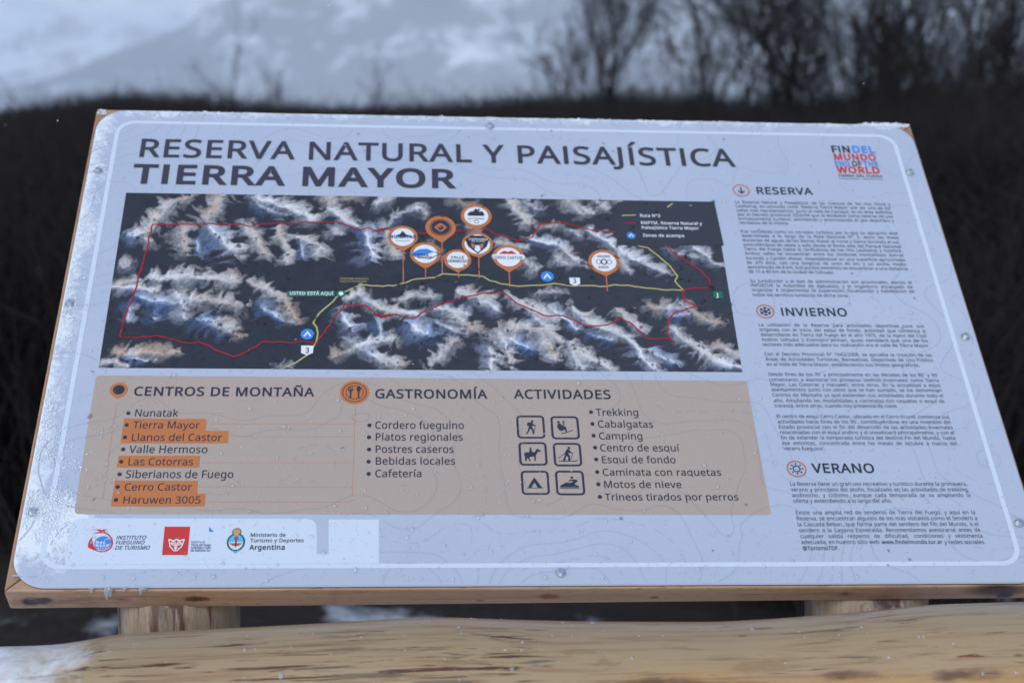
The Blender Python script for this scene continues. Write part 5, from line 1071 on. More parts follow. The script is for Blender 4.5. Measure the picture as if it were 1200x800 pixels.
# sponsor marks
mp = Multi(); p_ = mp['red']
for i, q in enumerate(IFT): p_.poly([q], L_TXT + .00003 * i)
gc, ge = GLOBE; gr = ge[0] - gc[0]
p_ = mp['blue'].disc(gc, gr, gr, L_A, 30, (gr * .9, gr * .9))
p_.disc(gc, gr * .45, gr, L_A + .00002, 24, (gr * .37, gr * .93))
p_.ribbon([(gc[0], gc[1] - gr), (gc[0], gc[1] + gr)], .8, L_A + .00004)
for k_ in (-.45, 0.05, .5): p_.ribbon([(gc[0] - gr * math.sqrt(1 - k_ * k_), gc[1] + k_ * gr), (gc[0], gc[1] + k_ * gr + 1.2), (gc[0] + gr * math.sqrt(1 - k_ * k_), gc[1] + k_ * gr)], .8, L_A + .00006)
p_.poly([[(gc[0] - gr * .9, gc[1] - gr * .5), (gc[0] - gr * .2, gc[1] - gr * .95), (gc[0] + gr * .5, gc[1] - gr * .8), (gc[0] + gr * .1, gc[1] - gr * .45), (gc[0] - gr * .45, gc[1] - gr * .2)]], L_A + .00009)
p_.poly([[(gc[0] + gr * .55, gc[1] - gr * .6), (gc[0] + gr * .95, gc[1] - gr * .15), (gc[0] + gr * .5, gc[1] + gr * .12), (gc[0] + gr * .2, gc[1] - gr * .1)]], L_A + .00011)
mp.build('institute_emblem', strip)
mp = Multi(); mp['red'].poly([REDSQ], L_TXT)
ec, ee = EMBLEM; er = ee[0] - ec[0]
p_ = mp['white']
p_.ribbon([(ec[0] - er, ec[1] - er * .75), (ec[0] - er * .75, ec[1] + er * .3), (ec[0] - er * .2, ec[1] + er * .95), (ec[0] + er * .2, ec[1] + er * .95), (ec[0] + er * .75, ec[1] + er * .3), (ec[0] + er, ec[1] - er * .75)], 1.2, L_A)
p_.ribbon([(ec[0] - er * 1.05, ec[1] - er * .8), (ec[0] - er * .4, ec[1] - er * .55), (ec[0], ec[1] - er * .8), (ec[0] + er * .4, ec[1] - er * .55), (ec[0] + er * 1.05, ec[1] - er * .8)], 1.6, L_A + .00003)
for k_ in (.2, .42, .64): p_.ribbon([(ec[0] - er * .7, ec[1] - er * .3 + er * k_ * .4), (ec[0] - er * .3, ec[1] - er * .75 + er * k_ * 1.3), (ec[0], ec[1] - er * .3 + er * k_ * 1.3), (ec[0] + er * .3, ec[1] - er * .75 + er * k_ * 1.3), (ec[0] + er * .7, ec[1] - er * .3 + er * k_ * .4)], .9, L_A + .00006 * k_)
p_.poly([[(ec[0] - er * .25, ec[1] + er * .5), (ec[0] + er * .25, ec[1] + er * .5), (ec[0], ec[1] + er * .85)]], L_A + .00008)
mp.build('government_emblem', strip)
Print().poly([TRI], L_TXT).build('government_triangle', M['blue'], strip)
c0, cx_, cb, ct = CREST; rx_ = cx_[0] - c0[0]; ry_ = (cb[1] - c0[1])
M['laurel'] = mat('print_laurel', srgb(44, 92, 76), .4); M['crestred'] = mat('print_crest_red', srgb(196, 84, 74), .4)
mp = Multi(); mp['laurel'].disc(c0, rx_, ry_, L_TXT, 40)
mp['line'].poly([[(c0[0] + rx_ * .8 * math.cos(t), c0[1] + ry_ * .84 * math.sin(t)) for t in np.linspace(0, math.pi, 20)]], L_A)
mp['skyblue'].poly([[(c0[0] + rx_ * .8 * math.cos(t), c0[1] + ry_ * .84 * math.sin(t)) for t in np.linspace(math.pi, 2 * math.pi, 20)]], L_A)
p_ = mp['crestred'].disc((c0[0], c0[1] - ry_ * .42), rx_ * .26, ry_ * .26, L_C, 16)
p_.poly([[(c0[0] - rx_ * .76, c0[1] + ry_ * .12), (c0[0] + rx_ * .76, c0[1] + ry_ * .12), (c0[0] + rx_ * .3, c0[1] + ry_ * .42), (c0[0] - rx_ * .3, c0[1] + ry_ * .42)]], L_B)
mp['ink'].ribbon([(c0[0], c0[1] - ry_ * .3), (c0[0], c0[1] + ry_ * .55)], 1.4, L_C + .00004)
mp['ink'].disc((c0[0], ct[1]), rx_ * .5, ry_ * .44, L_TXT + .00005, 20); mp['gold'].disc((c0[0], ct[1]), rx_ * .42, ry_ * .36, L_B, 20)
mp['skyblue'].ribbon([(c0[0] - rx_ * .35, cb[1] - 1), (c0[0], cb[1] + 2), (c0[0] + rx_ * .35, cb[1] - 1)], 1.6, L_B)
mp.build('national_crest', strip)

# ------------------------------------------------------------------ the printed satellite map
def map_colours(nx, ny):
    """printed satellite picture: snowy ridges that send spurs down both flanks, dark forested valleys between"""
    s = np.linspace(0, 1, nx)[None, :].repeat(ny, 0); t = np.linspace(0, 1, ny)[:, None].repeat(nx, 1)
    A, B, C, D = [np.array(p) for p in MAP]
    P = (A * (1 - s)[..., None] + B * s[..., None]) * (1 - t)[..., None] + (D * (1 - s)[..., None] + C * s[..., None]) * t[..., None]
    X, Y = P[..., 0], P[..., 1]
    wx = X + 22 * (fbm(X / 40, Y / 40, 5, 91, .6) - .5); wy = Y + 22 * (fbm(X / 40, Y / 40, 5, 92, .6) - .5)
    w2x = 7 * (fbm(X / 14, Y / 14, 4, 93, .6) - .5); w2y = 7 * (fbm(X / 14, Y / 14, 4, 94, .6) - .5)
    S = np.zeros_like(X); TI = np.zeros_like(X); WT = np.zeros_like(X) + 1e-6; SH = np.zeros_like(X)
    r1d = np.random.default_rng(5)
    for n, (x0, y0, x1, y1, w, a_, ti) in enumerate(SNOW):
        dx, dy = x1 - x0, y1 - y0; L = math.hypot(dx, dy) + 1e-6; ux, uy = dx / L, dy / L
        w = max(w, 9)
        al = (wx - x0) * ux + (wy - y0) * uy; pe = (wx - x0) * -uy + (wy - y0) * ux
        over = np.maximum(np.maximum(-al, al - L), 0); ap = np.abs(pe)
        side = np.where(pe > 0, 13.7, 57.1) + n * 7.31
        q = (al + w2x + .35 * pe) / 13.5 + side
        spur = 1 - np.abs(2 * fbm(q, side * .37 + ap / 60, 2, 101 + n % 7, .5) - 1)          # fingers perpendicular to the crest
        spur = np.clip((spur - .45) * 2.0, 0, 1)
        reach = w * (.62 + 1.25 * spur)
        d2 = (np.hypot(ap + .5 * w2y, over * 1.2)) / reach
        g_ = a_ * np.clip(1.25 - d2, 0, 1) ** .8
        crest = np.exp(-(ap / (.28 * w)) ** 2) * (over < 1)
        S = np.maximum(S, g_); TI += g_ * ti; WT += g_
        lit = np.where(pe * np.sign(uy * .3 + ux + 1e-3) > 0, -.32, .22)                         # one flank sunlit, the other in blue light
        SH += g_ * (lit + .5 * crest)
    TI /= WT; SH /= WT
    rg = lambda a, b, sd: 1 - np.abs(2 * fbm(a, b, 5, sd, .6) - 1)
    r1 = rg(wx / 15, wy / 19, 55); r2 = rg(wx / 6.5, wy / 8, 57); sp = fbm(X / 2.6, Y / 2.8, 2, 56)
    tex = .40 * r1 + .34 * r2 + .26 * sp
    cov = np.clip((S - .12) * 1.05 + (tex - .64) * 1.3 * np.clip(S * 4, 0, 1), 0, 1); cov = cov ** 1.15
    hgt = .5 * r1 + .35 * r2 + S * .6
    gy_, gx_ = np.gradient(hgt); k_ = nx / 700.
    shade = np.clip(.56 + SH * .95 + (gx_ * 1.5 + gy_ * 1.3) * k_, 0, 1)
    tin = TI * .95 + (fbm(X / 30, Y / 30, 4, 58) - .5) * .9 + SH * .8 - .02
    lin = lambda c: np.array(srgb(*c)[:3])
    white, tan, blue, dark, dk2, hal = lin((230, 228, 228)), lin((190, 166, 148)), lin((116, 140, 184)), lin((34, 36, 44)), lin((56, 56, 62)), lin((74, 76, 84))
    col = white[None, None] * np.ones(X.shape + (1,))
    ta = np.clip(tin * 1.1, 0, 1)[..., None]; bl = np.clip(-tin * 1.1, 0, 1)[..., None]
    col = col * (1 - ta) + tan * ta; col = col * (1 - bl) + blue * bl
    col = col * (.16 + .94 * shade[..., None])
    n_ = fbm(X / 10, Y / 10, 5, 59, .6)[..., None]; m2 = np.clip((X - 300) / 560, 0, 1)[..., None] * .75
    q = np.clip(n_ * .5 + m2, 0, 1)
    dk = dark * (1 - q) + dk2 * q
    h_ = np.clip((tex - .5) * 1.6, 0, 1)[..., None] * .35
    dk = dk * (1 - h_) + hal * h_
    c_ = cov[..., None]
    return X, Y, dk * (1 - c_) + col * c_

def satellite_map():
    nx, ny = 700, 270
    X, Y, col = map_colours(nx, ny)
    V = np.stack([X / 1000, -Y / 1000, np.full_like(X, L_BOX)], -1).reshape(-1, 3)
    j, i = np.meshgrid(np.arange(ny - 1), np.arange(nx - 1), indexing='ij')
    F = np.stack([j * nx + i, (j + 1) * nx + i, (j + 1) * nx + i + 1, j * nx + i + 1], -1).reshape(-1, 4)
    m = mat('printed_satellite_image', (.1, .1, .1), .36); tn = NT(m)
    at = tn.n('ShaderNodeVertexColor'); at.layer_name = 'print'
    tn.put(tn.b.inputs['Base Color'], at.outputs[0])
    o = on_board(fast_mesh('map_print', V, F, m))
    ca = o.data.color_attributes.new('print', 'FLOAT_COLOR', 'POINT')
    rgba = np.concatenate([np.clip(col, 0, 1).reshape(-1, 3), np.ones((nx * ny, 1))], 1).astype(np.float32)
    ca.data.foreach_set('color', rgba.ravel())
    return o
mapo = satellite_map()
Print().poly([LEGEND], L_HL).build('map_legend', M['legend'], mapo)
def jitter(L, amt, seed):
    R = random.Random(seed); out = []
    for p, q in zip(L[:-1], L[1:]):
        n = max(1, int(math.hypot(q[0] - p[0], q[1] - p[1]) / 7))
        for i in range(n):
            t = i / n; k_ = 0 if i == 0 else amt
            out.append((p[0] + (q[0] - p[0]) * t + R.gauss(0, k_), p[1] + (q[1] - p[1]) * t + R.gauss(0, k_)))
    return out + [L[-1]]
for i, l in enumerate(YELLOW): Print().ribbon(jitter(l, .5, i) if i == 0 else l, 2.1, L_TXT).build('map_road', M['yellow'], mapo)
for i, l in enumerate(RED): Print().ribbon(jitter(l, .7, i + 5) if i < 2 else l, 2.0, L_A).build('map_boundary', M['routered'], mapo)
map_texts = pick(on_map); used = set()
for i, pn in enumerate(PINS):
    mp = Multi(); heads, stick, whites, darks, blues, reds, orng = (mp[q] for q in ('orange', 'dashorange', 'white', 'ink', 'blue', 'red', 'dashorange'))
    nm, c_, rp, tip = pn[:4]; r_ = rp[0] - c_[0]; dz = .00001 * i
    ry = min(r_ * 1.0, (tip[1] - c_[1]) * .82)
    ry = r_ * 1.05
    if len(pn) > 4: stick.ribbon([tip, pn[4]], 1.5, L_A + .00003)
    heads.poly([teardrop(c_, (r_, ry), tip)], L_B + dz)
    k_ = .78
    if nm == 'llanos':
        darks.disc(c_, r_ * .72, ry * .72, L_C + dz); orng.poly([[(c_[0] - r_ * .42, c_[1]), (c_[0] - r_ * .1, c_[1] - ry * .34), (c_[0] + r_ * .1, c_[1] - ry * .34), (c_[0] + r_ * .42, c_[1]), (c_[0] + r_ * .1, c_[1] + ry * .36), (c_[0] - r_ * .1, c_[1] + ry * .36)]], L_D)
        darks.poly([[(c_[0] - r_ * .26, c_[1] - ry * .08), (c_[0], c_[1] + ry * .04), (c_[0] + r_ * .26, c_[1] - ry * .08), (c_[0] + r_ * .08, c_[1] + ry * .24), (c_[0] - r_ * .08, c_[1] + ry * .24)]], L_D + .00006)
        orng.disc(c_, r_ * .66, ry * .66, L_D, 30, (r_ * .62, ry * .62))
    elif nm == 'siber':
        whites.disc(c_, r_ * .82, ry * .82, L_C + dz)
        darks.poly([[(c_[0] - r_ * .78, c_[1] - ry * .38), (c_[0] - r_ * .4, c_[1] - ry * .72), (c_[0] + r_ * .4, c_[1] - ry * .72), (c_[0] + r_ * .78, c_[1] - ry * .38), (c_[0] + r_ * .6, c_[1] + ry * .2), (c_[0], c_[1] + ry * .82), (c_[0] - r_ * .6, c_[1] + ry * .2)]], L_D)
        orng.poly([[(c_[0] - r_ * .36, c_[1] + ry * .3), (c_[0] - r_ * .4, c_[1] - ry * .1), (c_[0] - r_ * .15, c_[1] + ry * .05), (c_[0] - r_ * .1, c_[1] + ry * .4)]], L_D + .00006)
        orng.poly([[(c_[0] + r_ * .36, c_[1] + ry * .3), (c_[0] + r_ * .4, c_[1] - ry * .1), (c_[0] + r_ * .15, c_[1] + ry * .05), (c_[0] + r_ * .1, c_[1] + ry * .4)]], L_D + .00006)
        whites.poly([[(c_[0] - r_ * .12, c_[1] + ry * .1), (c_[0] + r_ * .12, c_[1] + ry * .1), (c_[0] + r_ * .2, c_[1] + ry * .5), (c_[0], c_[1] + ry * .68), (c_[0] - r_ * .2, c_[1] + ry * .5)]], L_D + .0001)
    else: whites.disc(c_, r_ * k_, ry * k_, L_C + dz, 32)
    if nm == 'nunatak':
        darks.poly([[(c_[0] - r_ * .5, c_[1]), (c_[0] - r_ * .18, c_[1] - ry * .28), (c_[0], c_[1] - ry * .55), (c_[0] + r_ * .2, c_[1] - ry * .25), (c_[0] + r_ * .5, c_[1])]], L_D)
        blues.poly([[(c_[0] - r_ * .55, c_[1] - ry * .02), (c_[0] - r_ * .3, c_[1] - ry * .22), (c_[0] - r_ * .12, c_[1] - ry * .05)]], L_D + .00006); blues.poly([[(c_[0] + r_ * .2, c_[1] - ry * .05), (c_[0] + r_ * .35, c_[1] - ry * .22), (c_[0] + r_ * .6, c_[1] - ry * .02)]], L_D + .00006)
        darks.ribbon([(c_[0] - r_ * .5, c_[1] + ry * .3), (c_[0], c_[1] + ry * .38), (c_[0] + r_ * .5, c_[1] + ry * .3)], .8, L_D)
    if nm == 'cotorras':
        darks.poly([[(c_[0] - r_ * .55, c_[1]), (c_[0] - r_ * .55, c_[1] - ry * .2), (c_[0] - r_ * .3, c_[1] - ry * .42), (c_[0] - r_ * .22, c_[1] - ry * .36), (c_[0], c_[1] - ry * .66), (c_[0] + r_ * .2, c_[1] - ry * .36), (c_[0] + r_ * .4, c_[1] - ry * .42), (c_[0] + r_ * .52, c_[1] - ry * .2), (c_[0] + r_ * .52, c_[1])]], L_D)
        darks.disc((c_[0], c_[1] + ry * .5), r_ * .16, ry * .16, L_D, 16, (r_ * .12, ry * .12))
    if nm == 'tierra':
        blues.poly([[(c_[0] - r_ * .98, c_[1]), (c_[0] - r_ * .4, c_[1] - ry * .38), (c_[0] + r_ * .1, c_[1] - ry * .44), (c_[0] + r_ * .6, c_[1] - ry * .16), (c_[0] + r_ * .1, c_[1] + ry * .02), (c_[0] - r_ * .5, c_[1] + ry * .24)]], L_C + .00008)
        darks.ribbon([(c_[0] - r_ * .95, c_[1] + ry * .04), (c_[0] - r_ * .5, c_[1] + ry * .3), (c_[0] + r_ * .3, c_[1] + ry * .42), (c_[0] + r_ * .9, c_[1] + ry * .02), (c_[0] + r_ * .6, c_[1] - ry * .18)], 1.3, L_D)
    if nm == 'cerro':
        whites.poly([rounded(c_[0] - r_ * 1.05, c_[1] - ry * .2, c_[0] + r_ * 1.05, c_[1] + ry * .2, ry * .15, 4)], L_D)
        reds.poly([[(c_[0] - r_ * .6, c_[1] - ry * .24), (c_[0] - r_ * .25, c_[1] - ry * .52), (c_[0], c_[1] - ry * .42), (c_[0] + r_ * .25, c_[1] - ry * .54), (c_[0] + r_ * .55, c_[1] - ry * .24)]], L_D)
        blues.disc(c_, r_ * .77, ry * .77, L_C + .00004, 32, (r_ * .64, ry * .64))
    if nm == 'haruwen':
        for dx_ in (-1, 0, 1): darks.disc((c_[0] + dx_ * r_ * .34, c_[1]), r_ * .16, ry * .2, L_D, 18, (r_ * .12, ry * .16))
        darks.disc(c_, r_ * .2, ry * .26, L_D + .00004, 18, (r_ * .16, ry * .22))
    for q, t in enumerate(map_texts):
        if math.hypot((t[1] + t[2]) / 2 - c_[0], t[3] - t[4] / 2 - c_[1]) < r_ * 1.05 and q not in used:
            used.add(q); tb = text_block([t], L_D + .0002); pr = mp[t[6]]; b = len(pr.v); pr.v += tb.v; pr.f += [tuple(b + i_ for i_ in f) for f in tb.f]
    mp.build('map_pin', mapo)
def add_text(pr, t, z):
    tb = text_block([t], z); b = len(pr.v); pr.v += tb.v; pr.f += [tuple(b + i_ for i_ in f) for f in tb.f]
def text_at(c_, r_):
    for q, t in enumerate(map_texts):
        if q not in used and math.hypot((t[1] + t[2]) / 2 - c_[0], t[3] - t[4] / 2 - c_[1]) < r_: used.add(q); return t
for c_, e_ in CAMP:
    mp = Multi(); r_ = e_[0] - c_[0]; mp['blue'].disc(c_, r_, r_ * 1.05, L_B); mp['white'].ribbon([(c_[0] - r_ * .5, c_[1] + r_ * .45), (c_[0], c_[1] - r_ * .4), (c_[0] + r_ * .5, c_[1] + r_ * .45)], r_ * .26, L_C)
    mp.build('campsite_mark', mapo)
for c_, e_ in SHIELD:
    mp = Multi(); r_ = e_[0] - c_[0]; mp['white'].poly([[(c_[0] - r_, c_[1] - r_ * .95), (c_[0] + r_, c_[1] - r_ * .95), (c_[0] + r_ * .95, c_[1] + r_ * .6), (c_[0], c_[1] + r_ * 1.1), (c_[0] - r_ * .95, c_[1] + r_ * .6)]], L_B)
    t = text_at(c_, r_)
    if t: add_text(mp['ink'], t, L_C)
    mp.build('route_shield', mapo)
for i, q in enumerate(GREEN):
    mp = Multi(); mp['green'].poly([q], L_B); cc = (sum(p[0] for p in q) / 4, sum(p[1] for p in q) / 4); t = text_at(cc, 30)
    if t: add_text(mp['white'], t, L_C)
    mp.build('map_label', mapo)
mp = Multi(); mp['green'].disc(DOT[0], 6, 6.4, L_B + .00003, 20); mp['white'].disc(DOT[0], 3.2, 3.4, L_C, 16); mp.build('location_dot', mapo)
for q, t in enumerate(map_texts):
    if q not in used: words_of([t], mapo, 'map_lettering') if False else text_block([t], L_D).build('map_lettering', M[t[6]], mapo)

# ------------------------------------------------------------------ the log rail
LOGP = [(-1.3, .9168, -19.6), (-0.592, 0.9167, -19.64), (-0.556, 0.9166, -19.64), (-0.502, 0.917, -19.62), (-0.465, 0.9228, -19.45), (-0.437, 0.9288, -19.26), (-0.401, 0.9297, -19.23), (-0.373, 0.9299, -19.22), (-0.281, 0.9323, -19.15), (-0.188, 0.9347, -19.07), (-0.123, 0.9373, -18.99), (-0.066, 0.9373, -18.99), (0.0, 0.9326, -19.14), (0.095, 0.9281, -19.28), (0.24, 0.9242, -19.4), (0.308, 0.9264, -19.33), (0.386, 0.9303, -19.21), (0.485, 0.9378, -18.98), (0.584, 0.9383, -18.96), (0.644, 0.9377, -18.98), (1.3, .938, -19)]
def log_rail():
    K = 1.600 / 1.635; n, m = 56, 260
    ss = np.linspace(-1.25, 1.25, m); tops = np.interp(ss, [p[0] * K for p in LOGP], [1.5 - (1.5 - p[1]) * K for p in LOGP])
    kern = np.exp(-np.linspace(-2, 2, 9) ** 2); kern /= kern.sum(); tops = np.convolve(np.pad(tops, 4, 'edge'), kern, 'valid')
    zc = .832 + .006 * ss
    vs, fs = [], []
    for j in range(m):
        rt = (tops[j] - zc[j]) / 1.06
        for i in range(n):
            th = 2 * math.pi * i / n
            up = max(0, math.sin(th)); r = .086 + (rt - .086) * (up ** .5 if up > 0 else 0)
            r *= 1 + .010 * math.sin(3 * th + ss[j] * 4) * (1 - up) + .004 * math.sin(9 * ss[j] + 2 * th)
            vs.append((ss[j], r * math.cos(th), zc[j] - .832 + r * math.sin(th)))
    for j in range(m - 1):
        for i in range(n): fs.append((j * n + i, (j + 1) * n + i, (j + 1) * n + (i + 1) % n, j * n + (i + 1) % n)[::-1])
    fs.append(tuple(range(n))); fs.append(tuple((m - 1) * n + i for i in range(n))[::-1])
    o = mesh('log_rail', vs, fs, M['log'], None, True)
    o.location = (0, 1.600, .832); o.rotation_euler = (0, 0, math.atan(.077))
    tag(o, 'peeled wet log rail with bark streaks below the board, snow on its left end', 'rail')
    return o
rail = log_rail()

# ------------------------------------------------------------------ water, rime, specks, falling snow
def domes(items, name, label, cat, m, mtx, rings=3, seg=9):
    """items: (x, y, rx, ry, h) lying on a plane -> low domes"""
    V, F = [], []
    for x, y, rx, ry, h in items:
        b = len(V); ph = random.uniform(0, 6.28); wob = random.uniform(.0, .18)
        for r in range(rings):
            t = (math.pi / 2) * r / rings; cr, sr = math.cos(t), math.sin(t)
            for k_ in range(seg):
                a_ = 2 * math.pi * k_ / seg; wv = 1 + wob * math.sin(2 * a_ + ph) + .5 * wob * math.sin(3 * a_ - ph)
                V.append((x + rx * cr * math.cos(a_) * wv, y + ry * cr * math.sin(a_) * wv, .00015 + h * sr))
        V.append((x, y, .00015 + h))
        for r in range(rings - 1):
            for k_ in range(seg):
                k2 = (k_ + 1) % seg; F.append((b + r * seg + k_, b + r * seg + k2, b + (r + 1) * seg + k2, b + (r + 1) * seg + k_))
        top = b + rings * seg
        for k_ in range(seg): F.append((b + (rings - 1) * seg + k_, b + (rings - 1) * seg + (k_ + 1) % seg, top))
    o = mesh(name, V, F, m, None, True)
    o.matrix_world = mtx
    tag(o, label, cat, None, 'stuff')
    return o
R = random.Random(12); drops, mapdrops = [], []
TBOX = [(t[1] / 1000 - .002, t[2] / 1000 + .002, (t[3] - t[4] * 1.25) / 1000 - .0018, (t[3] + t[4] * .35) / 1000 + .0018) for t in TEXTS]
def drop_at(u, v, rx, ry, h):
    if any(a_ < u < b_ and c_ < v < d_ for a_, b_, c_, d_ in TBOX): return
    (mapdrops if inside((u * 1000, v * 1000), MAP) else drops).append((u, -v, rx, ry, h))
n_ = 0
while n_ < 7800:
    u, v = R.uniform(.008, 1.192), R.uniform(.008, .79)
    f = float(fbm(np.array([u * 9]), np.array([v * 9]), 3, 41)[0])
    if R.random() > (.30 + .70 * (v / .79)) * (.35 + 1.1 * f): continue
    n_ += 1
    r = min(.0030, .00048 * math.exp(R.gauss(.1, .5)))
    onmap = inside((u * 1000, v * 1000), MAP)
    if onmap: r *= 1.5
    drop_at(u, v, r * R.uniform(.9, 1.3), r * R.uniform(.9, 1.35), r * R.uniform(.4, .6))
for i in range(230):
    u, v = R.uniform(.02, 1.18), .79 - .7 * R.random() ** 1.5
    r = R.uniform(.0012, .0023); l = R.uniform(1.1, 2.3) if R.random() < .5 else R.uniform(.9, 1.2)
    drop_at(u, v, r, r * l, r * .5)
    if R.random() < .3: drop_at(u + R.gauss(0, .003), v + R.gauss(0, .004), r * .6, r * .7, r * .35)
domes(drops, 'painted_bright_droplets', 'rain droplets with painted-in brightness beaded all over the pale parts of the panel', 'water drops', M['bright_bead'], BOARD_M @ Matrix.Translation((0, 0, .0008)))
domes(mapdrops, 'water_droplets', 'clear rain droplets beaded on the dark printed map', 'water drops', M['water'], BOARD_M @ Matrix.Translation((0, 0, .0011)))

def log_drops():
    items = []; me = rail.data; R = random.Random(5)
    V, F = [], []
    for i in range(430):
        s = R.uniform(-.62, .66); th = math.radians(R.uniform(100, 180)) if False else math.radians(R.uniform(185, 272))
        th = math.radians(R.uniform(80, 185))
        r = min(.0030, .0008 * math.exp(R.gauss(.2, .5)))
        items.append((s, th, r))
    n, m = 56, 260
    for s, th, r in items:
        j = int((s + 1.25) / 2.5 * (m - 1)); i = int(th / (2 * math.pi) * n) % n
        p = me.vertices[j * n + i].co.copy(); nn = Vector((0, p.y, p.z)).normalized(); p.x = s
        tx = Vector((1, 0, 0)); ty = nn.cross(tx); b = len(V); el = R.uniform(1, 1.6)
        for q in range(3):
            t = math.pi / 2 * q / 3
            for k_ in range(8):
                a_ = 2 * math.pi * k_ / 8
                V.append(p + tx * r * math.cos(t) * math.cos(a_) + ty * r * el * math.cos(t) * math.sin(a_) + nn * (r * .55 * math.sin(t) - .0001))
        V.append(p + nn * r * .55)
        for q in range(2):
            for k_ in range(8): F.append((b + q * 8 + k_, b + q * 8 + (k_ + 1) % 8, b + (q + 1) * 8 + (k_ + 1) % 8, b + (q + 1) * 8 + k_))
        for k_ in range(8): F.append((b + 16 + k_, b + 16 + (k_ + 1) % 8, b + 24))
    o = mesh('log_droplets', V, F, M['bright_bead'], None, True); o.matrix_world = rail.matrix_basis
    tag(o, 'rain droplets beaded on the peeled log rail', 'water drops', None, 'stuff')
bpy.context.view_layer.update()
log_drops()

def grains(pts, name, label, mtx):
    """crystals of rime: little irregular octahedra"""
    V, F = [], []
    for x, y, z, r in pts:
        b = len(V); o_ = [R.uniform(.6, 1.3) for _ in range(6)]; ro = R.uniform(0, 1.5); c_, s_ = math.cos(ro), math.sin(ro)
        V += [(x + r * o_[0] * c_, y + r * o_[0] * s_, z), (x - r * o_[1] * s_, y + r * o_[1] * c_, z), (x - r * o_[2] * c_, y - r * o_[2] * s_, z), (x + r * o_[3] * s_, y - r * o_[3] * c_, z), (x, y, z + r * o_[4] * .9), (x, y, z - r * .5)]
        for k_ in range(4): F += [(b + k_, b + (k_ + 1) % 4, b + 4), (b + (k_ + 1) % 4, b + k_, b + 5)]
    o = mesh(name, V, F, M['frost'], None); o.matrix_world = mtx
    tag(o, label, 'snow', None, 'stuff'); return o
pts = []
tries = 0
while len(pts) < 8500 and tries < 200000:
    tries += 1
    q = R.random()
    if q < .5: u, v = abs(R.gauss(0, .012)) + .001, R.uniform(.03, .78)
    elif q < .86: u, v = R.gauss(.026, .018), R.gauss(.69, .045)
    else: u, v = 1.19 - 1.1 * R.random() ** 2.2, abs(R.gauss(0, .0032)) + .001
    if u < .002 or v < .001 or v > .79 or u > 1.195: continue
    if u < .05 and v > .76 or (u < .012 and v < .02): continue
    f = float(fbm(np.array([u * 26]), np.array([v * 26]), 4, 77, .6)[0])
    if R.random() > max(0, (f - .42) * 5): continue
    r = .00058 * math.exp(R.gauss(0, .45)); pts.append((u, -v, R.uniform(0, .0010) + r * .3, r))
for i in range(500):                                              # white crust along the upper edge of the wood
    pts.append((R.uniform(1.13, 1.2), .0015 + R.gauss(0, .002), -.004 + R.uniform(0, .002), .001 * math.exp(R.gauss(0, .4))))
for i in range(60): pts.append((R.uniform(-.003, .010), R.uniform(-.008, .002), -.003 + R.uniform(0, .001), .0008 * math.exp(R.gauss(0, .4))))
grains(pts, 'rime_snow', 'white granular snow and rime frozen along the edges of the panel', BOARD_M)

def specks():
    V, F = [], []; Rr = random.Random(3)
    spots = [(87, .5515), (410, .53)]
    L = [(0.0585, .558, .0042, .0022)]
    for i in range(46): L.append((Rr.uniform(.03, 1.17), Rr.uniform(.02, .78), Rr.uniform(.0010, .0030), Rr.uniform(.0008, .0020)))
    for u, v, a_, b_ in L:
        b = len(V); ro = Rr.gauss(0, .5)
        for k_ in range(9):
            t = 2 * math.pi * k_ / 9; r = Rr.uniform(.75, 1.1); x = a_ * math.cos(t) * r; y = b_ * math.sin(t) * r
            V.append((u + x * math.cos(ro) - y * math.sin(ro), -v + x * math.sin(ro) + y * math.cos(ro), .0011))
        V.append((u, -v, .0017))
        for k_ in range(9): F.append((b + k_, b + (k_ + 1) % 9, b + 9))
    m = mat('dead_leaf_bits', srgb(138, 116, 124), .6); t = NT(m); t.put(t.b.inputs['Base Color'], t.mix(t.noise(t.coord(), 5, 2), srgb(118, 98, 108), srgb(168, 156, 166)))
    o = mesh('leaf_specks', V, F, m, None, True); o.matrix_world = BOARD_M
    tag(o, 'small brownish bits of dead leaf stuck on the wet panel', 'leaf bits', None, 'stuff')
specks()

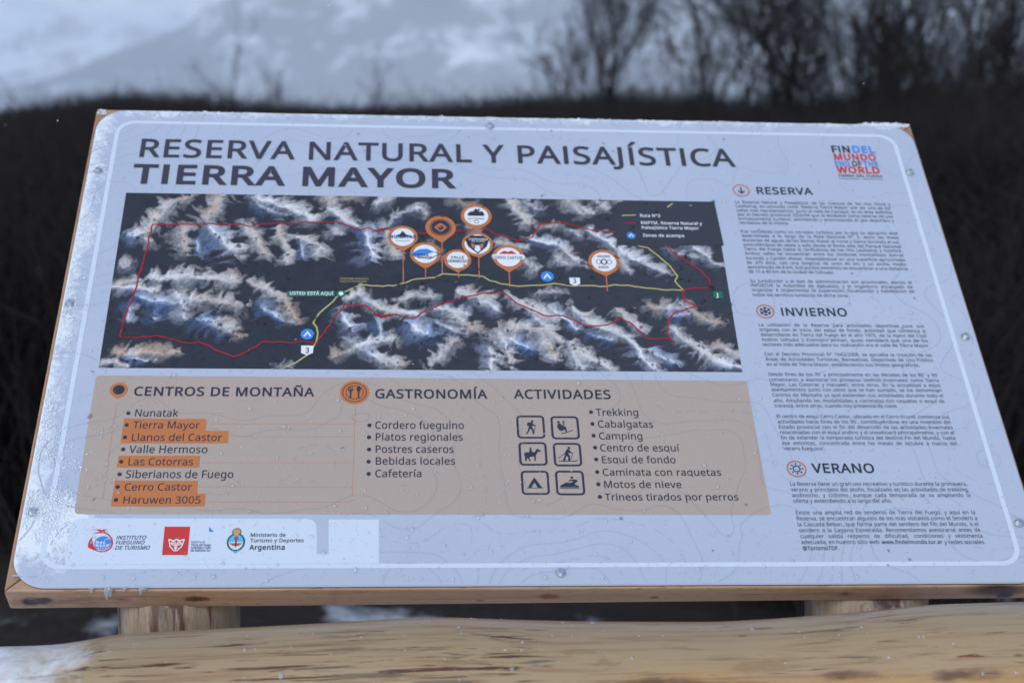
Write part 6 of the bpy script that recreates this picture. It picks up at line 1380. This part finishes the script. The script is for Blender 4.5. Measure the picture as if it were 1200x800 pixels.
def icicles():
    V, F = [], []; Rr = random.Random(9)
    for u, l in ((.092, .005), (.1085, .0115), (.1125, .009), (.128, .004), (.146, .0075), (.15, .005)):
        p = world_pt(u, H + .0005, -.001); b = len(V); n = 8; w_ = .003 + .3 * l * .5
        for q in range(5):
            t = q / 5; r = w_ * (1 - t ** 2 * .75) * (.8 if q else .5)
            for k_ in range(n):
                a_ = 2 * math.pi * k_ / n; V.append((p.x + r * math.cos(a_), p.y - .003 + r * .7 * math.sin(a_), p.z + .002 - l * t * 1.2))
        V.append((p.x, p.y - .003, p.z + .002 - l * 1.25))
        for q in range(4):
            for k_ in range(n): F.append((b + q * n + k_, b + q * n + (k_ + 1) % n, b + (q + 1) * n + (k_ + 1) % n, b + (q + 1) * n + k_))
        for k_ in range(n): F.append((b + 4 * n + k_, b + 4 * n + (k_ + 1) % n, b + 5 * n))
    o = mesh('ice_drips', V, F, M['ice'], None, True)
    tag(o, 'frozen drips hanging from the lower left edge of the panel', 'ice', None, 'stuff')
icicles()

def falling_snow():
    Rr = random.Random(21); V, F = [], []
    for i in range(46):
        D = Rr.uniform(1.6, 4.5); x = Rr.uniform(-.36, .36) * D; z = 1.5 + Rr.uniform(-.30, .10) * D; r = Rr.uniform(.0005, .0009)
        p = Vector((x, D, z))
        q = p - ORG
        if q.dot(N_) < .03: 
            lu, lv = q.dot(U), q.dot(V_)
            if -.05 < lu < 1.25 and -.05 < lv < .9: continue
        if z < .98 and D < 1.9: continue
        b = len(V); V += [p + Vector(v) * r for v in ((1, 0, 0), (0, 1, 0), (-1, 0, 0), (0, -1, 0), (0.4, 0, 1.3), (-.4, 0, -1.3))]
        for k_ in range(4): F += [(b + k_, b + (k_ + 1) % 4, b + 4), (b + (k_ + 1) % 4, b + k_, b + 5)]
    o = mesh('falling_snow', V, F, M['frost'], None)
    tag(o, 'sparse tiny snowflakes drifting in the air around the board', 'snow', None, 'stuff')
falling_snow()

# ------------------------------------------------------------------ air
def haze():
    bm = bmesh.new(); bmesh.ops.create_cube(bm, size=1)
    me = bpy.data.meshes.new('haze'); bm.to_mesh(me); bm.free()
    o = bpy.data.objects.new('haze', me); COL.objects.link(o)
    m = bpy.data.materials.new('haze_air'); m.use_nodes = True; t = m.node_tree; t.nodes.clear()
    out = t.nodes.new('ShaderNodeOutputMaterial'); v = t.nodes.new('ShaderNodeVolumePrincipled')
    v.inputs['Color'].default_value = (.95, .97, 1, 1); v.inputs['Density'].default_value = HAZE; v.inputs['Anisotropy'].default_value = .2
    t.links.new(v.outputs[0], out.inputs['Volume'])
    me.materials.append(m)
    o.scale = (7000, 5900, 1410); o.location = (0, 2600, 700)
    tag(o, 'pale blue winter haze over the plain and mountains', None, None, 'stuff')
HAZE = 0.00018
haze()
